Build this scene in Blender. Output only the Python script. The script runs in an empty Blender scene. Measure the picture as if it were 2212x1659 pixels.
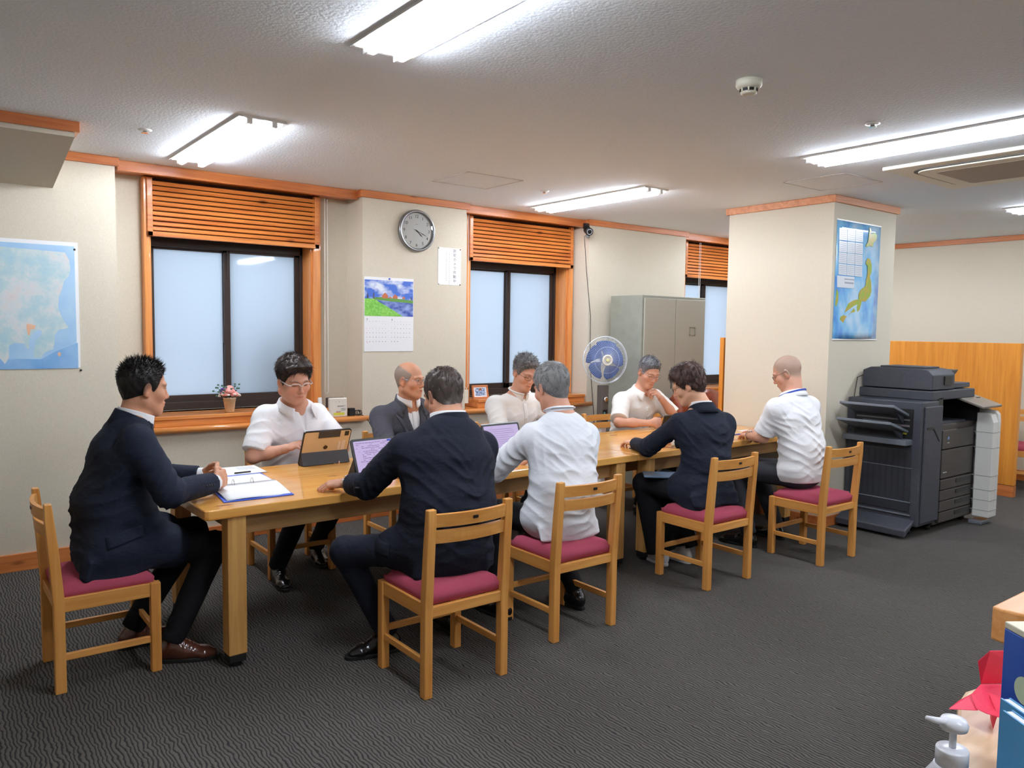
import bpy, bmesh, math, random
import numpy as np
from mathutils import Vector, Matrix
PI = math.pi
for _c in (bpy.data.objects, bpy.data.meshes, bpy.data.materials):
    for _o in list(_c):
        _c.remove(_o)
SC = bpy.context.scene
COL = SC.collection

# ------------------------------------------------------------------ camera, world, exposure
_yaw, _pit, _rol = 0.6546, -0.0705, 0.01355
_f = Vector((math.sin(_yaw)*math.cos(_pit), math.cos(_yaw)*math.cos(_pit), math.sin(_pit)))
_r = _f.cross(Vector((0, 0, 1))).normalized()
_u = _r.cross(_f)
_r2 = _r*math.cos(_rol)+_u*math.sin(_rol)
_u2 = -_r*math.sin(_rol)+_u*math.cos(_rol)
cam_d = bpy.data.cameras.new('camera')
cam = bpy.data.objects.new('camera', cam_d)
COL.objects.link(cam)
cam.matrix_world = Matrix(((_r2.x, _u2.x, -_f.x, 0), (_r2.y, _u2.y, -_f.y, 0), (_r2.z, _u2.z, -_f.z, 1.47), (0, 0, 0, 1)))
cam_d.sensor_width = 36.0
cam_d.lens = 1690.0/2212.0*36.0
cam_d.clip_start = 0.02
SC.camera = cam

W = bpy.data.worlds.new('world')
SC.world = W
W.use_nodes = True
_bg = W.node_tree.nodes['Background']
_bg.inputs['Color'].default_value = (0.80, 0.88, 0.98, 1)
_bg.inputs['Strength'].default_value = 1.72

SC.view_settings.view_transform = 'Standard'
SC.view_settings.look = 'None'
SC.view_settings.gamma = 1.0
SC.view_settings.use_curve_mapping = False
SC.view_settings.exposure = 0.50
SC.cycles.max_bounces = 7
SC.cycles.diffuse_bounces = 4
SC.cycles.use_adaptive_sampling = True
SC.cycles.adaptive_threshold = 0.05
SC.cycles.transparent_max_bounces = 12
SC.cycles.sample_clamp_indirect = 6.0
SC.cycles.use_denoising = True
TUBE_POWER = 46.0

# ------------------------------------------------------------------ helpers
def s2l(c):
    return tuple((x/12.92 if x <= 0.04045 else ((x+0.055)/1.055)**2.4) for x in c)

def rgb(r, g, b):
    return s2l((r/255.0, g/255.0, b/255.0))+(1.0,)

def mat(name, col, rough=0.6, metal=0.0, spec=0.5, coat=0.0):
    m = bpy.data.materials.new(name)
    m.use_nodes = True
    b = m.node_tree.nodes['Principled BSDF']
    b.inputs['Base Color'].default_value = col
    b.inputs['Roughness'].default_value = rough
    b.inputs['Metallic'].default_value = metal
    b.inputs['Specular IOR Level'].default_value = spec
    b.inputs['Coat Weight'].default_value = coat
    return m

def nd(m, t, **kw):
    n = m.node_tree.nodes.new(t)
    for k, v in kw.items():
        if k in n.inputs:
            n.inputs[k].default_value = v
        else:
            setattr(n, k, v)
    return n

def lk(m, a, b):
    m.node_tree.links.new(a, b)

def bsdf(m):
    return m.node_tree.nodes['Principled BSDF']

def coords(m, scale=(1, 1, 1), rot=(0, 0, 0), kind='Object'):
    tc = nd(m, 'ShaderNodeTexCoord')
    mp = nd(m, 'ShaderNodeMapping')
    mp.inputs['Scale'].default_value = scale
    mp.inputs['Rotation'].default_value = rot
    lk(m, tc.outputs[kind], mp.inputs['Vector'])
    return mp.outputs['Vector']

def ramp(m, fac, stops):
    r = nd(m, 'ShaderNodeValToRGB')
    e = r.color_ramp.elements
    while len(e) < len(stops):
        e.new(0.5)
    for i, (p, c) in enumerate(stops):
        e[i].position = p
        e[i].color = c
    lk(m, fac, r.inputs['Fac'])
    return r.outputs['Color']

def bump(m, h, strength=0.3, dist=0.01):
    b = nd(m, 'ShaderNodeBump')
    b.inputs['Strength'].default_value = strength
    b.inputs['Distance'].default_value = dist
    lk(m, h, b.inputs['Height'])
    lk(m, b.outputs['Normal'], bsdf(m).inputs['Normal'])

def noise_mat(name, c1, c2, scale=(20, 20, 20), rough=0.6, bstr=0.0, bdist=0.003, lo=0.35, hi=0.65, detail=4, **kw):
    m = mat(name, c1, rough, **kw)
    n = nd(m, 'ShaderNodeTexNoise', Scale=1.0, Detail=detail)
    lk(m, coords(m, scale), n.inputs['Vector'])
    lk(m, ramp(m, n.outputs['Fac'], [(lo, c1), (hi, c2)]), bsdf(m).inputs['Base Color'])
    if bstr:
        bump(m, n.outputs['Fac'], bstr, bdist)
    return m

def wood(name, c1, c2, axis=0, rough=0.4, knots=None, scale=1.0, coat=0.0):
    """grain stretched along one axis of the part"""
    m = mat(name, c1, rough, coat=coat)
    sc = [26*scale]*3
    sc[axis] = 1.6*scale
    v = coords(m, tuple(sc))
    n = nd(m, 'ShaderNodeTexNoise', Scale=1.0, Detail=5.0, Distortion=0.6)
    lk(m, v, n.inputs['Vector'])
    sc2 = [90*scale]*3
    sc2[axis] = 4*scale
    n2 = nd(m, 'ShaderNodeTexNoise', Scale=1.0, Detail=3.0)
    lk(m, coords(m, tuple(sc2)), n2.inputs['Vector'])
    mx = nd(m, 'ShaderNodeMath', operation='ADD')
    mu = nd(m, 'ShaderNodeMath', operation='MULTIPLY')
    mu.inputs[1].default_value = 0.4
    lk(m, n2.outputs['Fac'], mu.inputs[0])
    lk(m, n.outputs['Fac'], mx.inputs[0])
    lk(m, mu.outputs[0], mx.inputs[1])
    col = ramp(m, mx.outputs[0], [(0.50, c2), (0.88, c1)])
    if knots:
        vo = nd(m, 'ShaderNodeTexVoronoi', Scale=1.0)
        ks = [7.0]*3
        ks[axis] = 2.6
        lk(m, coords(m, tuple(ks)), vo.inputs['Vector'])
        kf = ramp(m, vo.outputs['Distance'], [(0.03, (1, 1, 1, 1)), (0.13, (0, 0, 0, 1))])
        mm = nd(m, 'ShaderNodeMixRGB')
        lk(m, kf, mm.inputs['Fac'])
        lk(m, col, mm.inputs['Color1'])
        mm.inputs['Color2'].default_value = knots
        col = mm.outputs['Color']
    lk(m, col, bsdf(m).inputs['Base Color'])
    bump(m, n2.outputs['Fac'], 0.08, 0.002)
    return m

def mkobj(name, me, m=None, parent=None, loc=None, rot=None):
    o = bpy.data.objects.new(name, me)
    COL.objects.link(o)
    if m is not None:
        for x in (m if isinstance(m, (list, tuple)) else [m]):
            me.materials.append(x)
    if parent is not None:
        o.parent = parent
    if loc is not None:
        o.location = loc
    if rot is not None:
        o.rotation_euler = rot
    return o

def tag(o, label=None, cat=None, group=None, kind=None):
    if label:
        o['label'] = label
    if cat:
        o['category'] = cat
    if group:
        o['group'] = group
    if kind:
        o['kind'] = kind
    return o

def thing(name, label, cat, loc=(0, 0, 0), rz=0.0, group=None):
    o = bpy.data.objects.new(name, None)
    COL.objects.link(o)
    o.location = loc
    o.rotation_euler = (0, 0, rz)
    o.empty_display_size = 0.05
    return tag(o, label, cat, group)

class B:
    """collects shapes into one mesh"""
    def __init__(s):
        s.bm = bmesh.new()
        s.mi = 0

    def _new(s, vs, faces, smooth=False):
        bv = [s.bm.verts.new(v) for v in vs]
        for f in faces:
            try:
                fc = s.bm.faces.new([bv[i] for i in f])
                fc.material_index = s.mi
                fc.smooth = smooth
            except ValueError:
                pass
        return bv

    def box(s, x0, x1, y0, y1, z0, z1, M=None):
        vs = [Vector(p) for p in ((x0, y0, z0), (x1, y0, z0), (x1, y1, z0), (x0, y1, z0), (x0, y0, z1), (x1, y0, z1), (x1, y1, z1), (x0, y1, z1))]
        if M is not None:
            vs = [M @ v for v in vs]
        s._new(vs, [(0, 3, 2, 1), (4, 5, 6, 7), (0, 1, 5, 4), (1, 2, 6, 5), (2, 3, 7, 6), (3, 0, 4, 7)])
        return s

    def prism(s, pts, h0, h1, plane='xy', smooth=False, M=None):
        def P(a, b, c):
            v = Vector({'xy': (a, b, c), 'xz': (a, c, b), 'yz': (c, a, b)}[plane])
            return M @ v if M is not None else v
        n = len(pts)
        vs = [P(a, b, h0) for a, b in pts]+[P(a, b, h1) for a, b in pts]
        s._new(vs, [tuple(range(n))[::-1], tuple(range(n, 2*n))]+[(i, (i+1) % n, n+(i+1) % n, n+i) for i in range(n)], smooth)
        return s

    def beam(s, a, b, w, h, up=(0, 0, 1)):
        a, b = Vector(a), Vector(b)
        d = (b-a).normalized()
        upv = Vector(up)
        if abs(d.dot(upv)) > 0.98:
            upv = Vector((0, 1, 0))
        x = d.cross(upv).normalized()
        y = x.cross(d)
        vs = []
        for p in (a, b):
            for sx, sy in ((-1, -1), (1, -1), (1, 1), (-1, 1)):
                vs.append(p+x*(sx*w/2)+y*(sy*h/2))
        s._new(vs, [(0, 3, 2, 1), (4, 5, 6, 7), (0, 1, 5, 4), (1, 2, 6, 5), (2, 3, 7, 6), (3, 0, 4, 7)])
        return s

    def tube(s, pts, r, n=8, closed=False, caps=True):
        pts = [Vector(p) for p in pts]
        rs = r if isinstance(r, (list, tuple)) else [r]*len(pts)
        N = len(pts)
        rings = []
        prev = None
        for i, p in enumerate(pts):
            if closed:
                d = (pts[(i+1) % N]-pts[i-1])
            else:
                d = (pts[min(i+1, N-1)]-pts[max(i-1, 0)])
            d = d.normalized() if d.length > 1e-9 else Vector((0, 0, 1))
            if prev is None:
                a = Vector((0, 0, 1)) if abs(d.z) < 0.9 else Vector((1, 0, 0))
                x = d.cross(a).normalized()
            else:
                x = (prev-d*prev.dot(d))
                x = x.normalized() if x.length > 1e-6 else d.orthogonal().normalized()
            prev = x
            y = d.cross(x)
            rings.append([p+(x*math.cos(2*PI*k/n)+y*math.sin(2*PI*k/n))*rs[i] for k in range(n)])
        vs = [v for rg in rings for v in rg]
        fs = []
        for i in range(N if closed else N-1):
            j = (i+1) % N
            for k in range(n):
                fs.append((i*n+k, i*n+(k+1) % n, j*n+(k+1) % n, j*n+k))
        if caps and not closed:
            fs.append(tuple(range(n))[::-1])
            fs.append(tuple((N-1)*n+k for k in range(n)))
        s._new(vs, fs, True)
        return s

    def lathe(s, prof, n=32, c=(0, 0, 0), M=None, caps=True):
        """prof: list of (radius, z)"""
        vs = []
        c = Vector(c)
        for r, z in prof:
            for k in range(n):
                v = Vector((r*math.cos(2*PI*k/n), r*math.sin(2*PI*k/n), z))
                vs.append((M @ v if M is not None else v)+c)
        fs = []
        for i in range(len(prof)-1):
            for k in range(n):
                fs.append((i*n+k, i*n+(k+1) % n, (i+1)*n+(k+1) % n, (i+1)*n+k))
        bv = s._new(vs, fs, True)
        if caps:
            for idx in (list(range(n))[::-1], [(len(prof)-1)*n+k for k in range(n)]):
                fc = s.bm.faces.new([bv[i] for i in idx])
                fc.material_index = s.mi
                fc.smooth = False
        return s

    def ball(s, c, r, u=12, v=8, sc=(1, 1, 1)):
        c = Vector(c)
        vs = [c+Vector((0, 0, r*sc[2]))]
        for i in range(1, v):
            t = PI*i/v
            for k in range(u):
                a = 2*PI*k/u
                vs.append(c+Vector((r*sc[0]*math.sin(t)*math.cos(a), r*sc[1]*math.sin(t)*math.sin(a), r*sc[2]*math.cos(t))))
        vs.append(c-Vector((0, 0, r*sc[2])))
        fs = [(0, 1+k, 1+(k+1) % u) for k in range(u)]
        for i in range(v-2):
            for k in range(u):
                a, b = 1+i*u, 1+(i+1)*u
                fs.append((a+k, b+k, b+(k+1) % u, a+(k+1) % u))
        L = len(vs)-1
        a = 1+(v-2)*u
        fs += [(a+k, L, a+(k+1) % u) for k in range(u)]
        s._new(vs, fs, True)
        return s

    def quadgrid(s, pts, thick=0.0, smooth=True):
        """pts[i][j] grid of Vectors; optional thickness along the local normal"""
        n, m = len(pts), len(pts[0])
        P = [[Vector(p) for p in row] for row in pts]
        vs = [p for row in P for p in row]
        fs = [(i*m+j, i*m+j+1, (i+1)*m+j+1, (i+1)*m+j) for i in range(n-1) for j in range(m-1)]
        if thick:
            off = len(vs)
            for i in range(n):
                for j in range(m):
                    a = P[min(i+1, n-1)][j]-P[max(i-1, 0)][j]
                    b = P[i][min(j+1, m-1)]-P[i][max(j-1, 0)]
                    nn = b.cross(a)
                    nn = nn.normalized() if nn.length > 1e-9 else Vector((0, 0, 1))
                    vs.append(P[i][j]-nn*thick)
            fs += [(off+f[0], off+f[3], off+f[2], off+f[1]) for f in fs[:(n-1)*(m-1)]]
            rim = [j for j in range(m)]+[i*m+m-1 for i in range(1, n)]+[(n-1)*m+j for j in range(m-2, -1, -1)]+[i*m for i in range(n-2, 0, -1)]
            R_ = len(rim)
            fs += [(rim[k], off+rim[k], off+rim[(k+1) % R_], rim[(k+1) % R_]) for k in range(R_)]
        s._new(vs, fs, smooth)
        return s

    def obj(s, name, m=None, parent=None, bevel=0.0, loc=None, rot=None, seg=2):
        bmesh.ops.recalc_face_normals(s.bm, faces=s.bm.faces)
        me = bpy.data.meshes.new(name)
        s.bm.to_mesh(me)
        s.bm.free()
        o = mkobj(name, me, m, parent, loc, rot)
        if bevel:
            md = o.modifiers.new('bevel', 'BEVEL')
            md.width = bevel
            md.segments = seg
            md.limit_method = 'ANGLE'
            md.angle_limit = math.radians(40)
            md.harden_normals = False
        return o

def text_mesh(txt, size, extrude=0.0004, align='CENTER', space=1.0):
    cu = bpy.data.curves.new('t', 'FONT')
    cu.body = txt
    cu.size = size
    cu.extrude = extrude
    cu.align_x = align
    cu.align_y = 'CENTER'
    cu.resolution_u = 3
    cu.space_line = space
    o = bpy.data.objects.new('t', cu)
    COL.objects.link(o)
    dg = bpy.context.evaluated_depsgraph_get()
    dg.update()
    me = bpy.data.meshes.new_from_object(o.evaluated_get(dg))
    bpy.data.objects.remove(o)
    bpy.data.curves.remove(cu)
    return me

def texts(name, items, m, parent, M, extrude=0.0003):
    """items: (text, size, x, y[, align]); M puts the text plane into place"""
    bm = bmesh.new()
    for it in items:
        me = text_mesh(it[0], it[1], extrude, it[4] if len(it) > 4 else 'CENTER')
        T = M @ Matrix.Translation((it[2], it[3], 0))
        me.transform(T)
        bm.from_mesh(me)
        bpy.data.meshes.remove(me)
    me = bpy.data.meshes.new(name)
    bm.to_mesh(me)
    bm.free()
    return mkobj(name, me, m, parent)

WALLM = Matrix(((1, 0, 0, 0), (0, 0, -1, 0), (0, 1, 0, 0), (0, 0, 0, 1)))   # text plane XY -> faces -Y (x right, y up)

def place(o, loc, rz=0.0):
    o.location = loc
    o.rotation_euler = (0, 0, rz)
    return o

def dup(root, loc, rz=0.0, label=None, group=None):
    r = root.copy()
    COL.objects.link(r)
    r.location = loc
    r.rotation_euler = (0, 0, rz)
    if label:
        r['label'] = label
    if group:
        r['group'] = group
    for ch in list(root.children):
        c = ch.copy()
        COL.objects.link(c)
        c.parent = r
        for g in ch.children:
            d = g.copy()
            COL.objects.link(d)
            d.parent = c
    return r

# ------------------------------------------------------------------ materials
M_wall = noise_mat('wall_paper', rgb(217, 209, 191), rgb(211, 202, 183), (160, 160, 160), 0.9, 0.25, 0.002, spec=0.15)
M_ceil = noise_mat('ceiling_board', rgb(238, 245, 252), rgb(244, 250, 255), (70, 70, 70), 0.95, 0.5, 0.004, lo=0.3, hi=0.5, spec=0.1)
M_trim = wood('orange_pine', rgb(214, 132, 72), rgb(184, 100, 48), 0, 0.35, rgb(110, 50, 20), 1.0, 0.2)
M_trimv = wood('orange_pine_upright', rgb(234, 158, 88), rgb(208, 124, 60), 2, 0.3, None, 1.0, 0.3)
M_trimy = wood('orange_pine_across', rgb(214, 132, 72), rgb(184, 100, 48), 1, 0.35, None, 1.0, 0.2)
M_sill = wood('sill_pine', rgb(228, 152, 82), rgb(204, 122, 56), 0, 0.25, None, 1.0, 0.4)
M_louv = wood('louvre_pine', rgb(222, 140, 68), rgb(184, 98, 42), 0, 0.4, rgb(80, 34, 14), 1.0, 0.1)
M_chair = wood('chair_oak', rgb(224, 162, 86), rgb(204, 136, 62), 2, 0.42)
M_chairx = wood('chair_oak_cross', rgb(224, 162, 86), rgb(204, 136, 62), 0, 0.42)
M_chairy = wood('chair_oak_side', rgb(224, 162, 86), rgb(204, 136, 62), 1, 0.42)
M_table = wood('table_pine', rgb(244, 184, 98), rgb(226, 154, 70), 0, 0.22, rgb(140, 78, 30), 0.7, 0.5)
M_tleg = wood('table_oak', rgb(214, 164, 96), rgb(186, 134, 70), 2, 0.45)
M_apron = wood('apron_oak', rgb(190, 148, 96), rgb(160, 120, 74), 0, 0.5)
M_part = wood('partition_ply', rgb(226, 150, 58), rgb(206, 128, 42), 2, 0.4)
M_frame = mat('dark_bronze', rgb(58, 46, 40), 0.45, 0.3)
M_black = mat('black_plastic', rgb(22, 22, 24), 0.4)
M_rubber = mat('black_rubber', rgb(16, 16, 17), 0.6)
M_white = mat('white_plastic', rgb(236, 236, 232), 0.35)
M_cream = mat('cream_plastic', rgb(228, 224, 206), 0.4)
M_metal = mat('steel', rgb(190, 190, 192), 0.25, 1.0)
M_chrome = mat('chrome', rgb(215, 215, 215), 0.12, 1.0)
M_paper = mat('white_paper', rgb(240, 241, 243), 0.7)
M_ink = mat('grey_ink', rgb(88, 88, 94), 0.8)
M_inkd = mat('black_ink', rgb(40, 40, 44), 0.8)
M_red = mat('red_ink', rgb(205, 60, 70), 0.8)
M_blue = mat('blue_cover', rgb(52, 92, 205), 0.4)
M_seat = noise_mat('wine_fabric', rgb(178, 80, 100), rgb(162, 68, 88), (500, 500, 500), 0.9, 0.3, 0.001, spec=0.2)

# carpet: charcoal loop pile, wavy ridges running across the room
M_carpet = mat('carpet', rgb(70, 66, 64), 0.95, spec=0.1)
_v = coords(M_carpet, (1, 1, 1))
_dn = nd(M_carpet, 'ShaderNodeTexNoise', Scale=17.0, Detail=2.0)
lk(M_carpet, coords(M_carpet, (1, .8, 1)), _dn.inputs['Vector'])
_mx = nd(M_carpet, 'ShaderNodeVectorMath', operation='SCALE')
_mx.inputs['Scale'].default_value = 0.036
lk(M_carpet, _dn.outputs['Color'], _mx.inputs[0])
_ad = nd(M_carpet, 'ShaderNodeVectorMath', operation='ADD')
lk(M_carpet, _v, _ad.inputs[0])
lk(M_carpet, _mx.outputs[0], _ad.inputs[1])
_wv = nd(M_carpet, 'ShaderNodeTexWave', wave_type='BANDS', bands_direction='X')
_wv.inputs['Scale'].default_value = 22.0
_wv.inputs['Distortion'].default_value = 0.8
_wv.inputs['Detail'].default_value = 1.0
_wv.inputs['Detail Scale'].default_value = 2.0
lk(M_carpet, _ad.outputs[0], _wv.inputs['Vector'])
_fn = nd(M_carpet, 'ShaderNodeTexNoise', Scale=420.0, Detail=2.0)
lk(M_carpet, _v, _fn.inputs['Vector'])
_mm = nd(M_carpet, 'ShaderNodeMath', operation='MULTIPLY_ADD')
lk(M_carpet, _fn.outputs['Fac'], _mm.inputs[0])
_mm.inputs[1].default_value = 1.2
lk(M_carpet, _wv.outputs['Fac'], _mm.inputs[2])
lk(M_carpet, ramp(M_carpet, _mm.outputs[0], [(0.55, rgb(42, 40, 43)), (0.90, rgb(72, 69, 67)), (1.40, rgb(94, 90, 85))]), bsdf(M_carpet).inputs['Base Color'])
bump(M_carpet, _mm.outputs[0], 0.6, 0.004)

# frosted pane: daylight behind it, faint gloss in front
M_glass = bpy.data.materials.new('frosted_glass')
M_glass.use_nodes = True
_nt = M_glass.node_tree
_nt.nodes.clear()
_out = _nt.nodes.new('ShaderNodeOutputMaterial')
_tr = _nt.nodes.new('ShaderNodeBsdfTranslucent')
_tr.inputs['Color'].default_value = (0.86, 0.93, 1.0, 1)
_gl = _nt.nodes.new('ShaderNodeBsdfGlossy')
_gl.inputs['Roughness'].default_value = 0.04
_ms = _nt.nodes.new('ShaderNodeMixShader')
_fr = _nt.nodes.new('ShaderNodeFresnel')
_fr.inputs['IOR'].default_value = 1.45
_nt.links.new(_fr.outputs[0], _ms.inputs[0])
_nt.links.new(_tr.outputs[0], _ms.inputs[1])
_nt.links.new(_gl.outputs[0], _ms.inputs[2])
_nt.links.new(_ms.outputs[0], _out.inputs['Surface'])

def emit(name, col, strength):
    m = bpy.data.materials.new(name)
    m.use_nodes = True
    b = bsdf(m)
    b.inputs['Base Color'].default_value = (0.8, 0.8, 0.8, 1)
    b.inputs['Emission Color'].default_value = col
    b.inputs['Emission Strength'].default_value = strength
    return m

M_tube = emit('lamp_tube_glow', (0.91, 0.975, 1.08, 1), TUBE_POWER)
M_clear = bpy.data.materials.new('clear_pane')
M_clear.use_nodes = True
_nt = M_clear.node_tree
_nt.nodes.clear()
_out = _nt.nodes.new('ShaderNodeOutputMaterial')
_tr = _nt.nodes.new('ShaderNodeBsdfTransparent')
_gl = _nt.nodes.new('ShaderNodeBsdfGlossy')
_gl.inputs['Roughness'].default_value = 0.02
_ms = _nt.nodes.new('ShaderNodeMixShader')
_fr = _nt.nodes.new('ShaderNodeFresnel')
_fr.inputs['IOR'].default_value = 1.3
_nt.links.new(_fr.outputs[0], _ms.inputs[0])
_nt.links.new(_tr.outputs[0], _ms.inputs[1])
_nt.links.new(_gl.outputs[0], _ms.inputs[2])
_nt.links.new(_ms.outputs[0], _out.inputs['Surface'])

# ------------------------------------------------------------------ room shell
H = 2.485
YP, YR = 5.378, 5.646            # faces of the piers, back wall of the window bays
XL, XE, YN = -1.9, 8.93, -2.9
def struct(name, b, m, bevel=0.0):
    return tag(b.obj(name, m, bevel=bevel), kind='structure')

struct('floor', B().box(XL-.2, XE+.2, YN-.2, YR+.35, -0.12, 0.0), M_carpet)
FIX = [(1.405, 3.87), (1.405, 1.37), (1.405, -1.13), (4.24, 3.87), (4.24, 1.37), (4.24, -1.13), (7.08, 3.87), (7.08, 1.37), (7.08, -1.13)]
FW, FL = 0.112, 1.28             # half width and length of a lamp opening
# ceiling built as slabs between the lamp openings
b = B()
xs = sorted({f[0] for f in FIX})
ys = sorted({f[1] for f in FIX})
xe = [XL-.2]
for x in xs:
    xe += [x-FW, x+FW]
xe.append(XE+.2)
for i in range(len(xe)-1):
    if i % 2 == 0:
        b.box(xe[i], xe[i+1], YN-.2, YR+.35, H, H+.14)
    else:
        ye = [YN-.2]
        for y in ys:
            ye += [y, y+FL]
        ye.append(YR+.35)
        for j in range(0, len(ye), 2):
            b.box(xe[i], xe[i+1], ye[j], ye[j+1], H, H+.14)
struct('ceiling', b, M_ceil)

# window bays: (x0, x1) of the opening inside the wooden casing
WIN = [(1.262, 2.395, 1.225, 2.455), (3.815, 4.935, 3.77, 4.99), (6.60, 7.72, 6.55, 7.77)]
ZB, ZT = 0.87, 2.43
b = B()
xcur = XL-.2
for (a, c, _, _) in WIN:
    b.box(xcur, a, YR, YR+.32, 0, H)
    b.box(a, c, YR, YR+.32, 0, ZB)
    b.box(a, c, YR, YR+.32, ZT, H)
    xcur = c
b.box(xcur, XE+.2, YR, YR+.32, 0, H)
struct('wall_window', b, M_wall)
PIERS = [(XL-.2, 1.025), (2.70, 3.635), (5.01, 6.36), (8.0, XE+.2)]
for i, (a, c) in enumerate(PIERS):
    struct('wall_pier_%d' % (i+1), B().box(a, c, YP, YR, 0, H), M_wall)
# low wall under the bays up to the sills
for i, (a, c) in enumerate([(1.025, 2.70), (3.635, 5.01), (6.36, 8.0)]):
    struct('wall_bay_%d' % (i+1), B().box(a, c, YP, YR, 0, 0.76), M_wall)
struct('wall_end', B().box(XE, XE+.2, YN-.2, YR, 0, H), M_wall)
struct('wall_left', B().box(XL-.2, XL, YN-.2, YP, 0, H), M_wall)
struct('wall_back', B().box(XL, XE, YN-.2, YN, 0, H), M_wall)
struct('wall_column', B().box(5.43, 6.345, 3.20, 4.135, 0, H), M_wall)

# picture rails at the ceiling
T = 0.022
n_t = 0
def trim(bld, m=M_trim, bevel=0.003):
    global n_t
    n_t += 1
    return tag(bld.obj('trim_%d' % n_t, m, bevel=bevel), kind='structure')
for a, c in PIERS:
    a2, c2 = max(a, XL)-(T if a > XL else 0), min(c, XE)+(T if c < XE else 0)
    bb = B().box(a2, c2, YP-T, YP, H-.052, H)
    if a > XL:
        bb.box(a-T, a, YP, YR-.19, H-.052, H)
    trim(bb)
for a, c in [(1.025+T, 2.70-T), (3.635+T, 5.01-T), (6.36+T, 8.0-T)]:
    trim(B().box(a, c, YP+.045, YP+.075, H-.06, H).box(a, c, YP+.04, YP+.080, H-.066, H-.056))
    trim(B().box(a, c, YP+.075, YR, H-.05, H-.03))
q = 5.43
trim(B().box(q-T, 6.345+T, 3.20-T, 3.20, H-.052, H).box(q-T, 6.345+T, 4.135, 4.135+T, H-.052, H).box(q-T, q, 3.20, 4.135, H-.052, H).box(6.345, 6.345+T, 3.20, 4.135, H-.052, H), wood('orange_pine_post', rgb(226, 158, 112), rgb(206, 132, 84), 0, 0.4))
trim(B().box(XE-T, XE, YN, YP, H-.052, H), M_trimy)
trim(B().box(XL, XL+T, YN, YP-T, H-.052, H), M_trimy)
trim(B().box(XL, XE, YN, YN+T, H-.052, H))
# skirting
nb_ = 0
def base(bld, m=M_trim):
    global nb_
    nb_ += 1
    return tag(bld.obj('baseboard_%d' % nb_, m, bevel=0.003), kind='structure')
base(B().box(XL, XE, YP-.018, YP, 0, 0.105))
base(B().box(XE-.018, XE, YN, YP-.018, 0, 0.105), M_trimy)
base(B().box(q-.018, 6.363, 3.182, 3.20, 0, 0.08).box(q-.018, q, 3.20, 4.135, 0, 0.08).box(6.345, 6.363, 3.20, 4.135, 0, .08))
base(B().box(XL, XL+.018, YN, YP-.018, 0, 0.105), M_trimy)
# sloping boxed-in cover over the left pier, with its own rail
b = B()
b.prism([(4.575, H), (4.575, H-.075), (YP, 2.262), (YP, H)], XL, 0.690, 'yz')
struct('wall_soffit', b, noise_mat('soffit_paper', rgb(212, 204, 186), rgb(205, 196, 178), (160, 160, 160), 0.9))
trim(B().box(XL, 0.690+T, 4.575-T, 4.575, H-.052, H).box(0.690, 0.690+T, 4.575, 5.0, H-.052, H))

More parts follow.
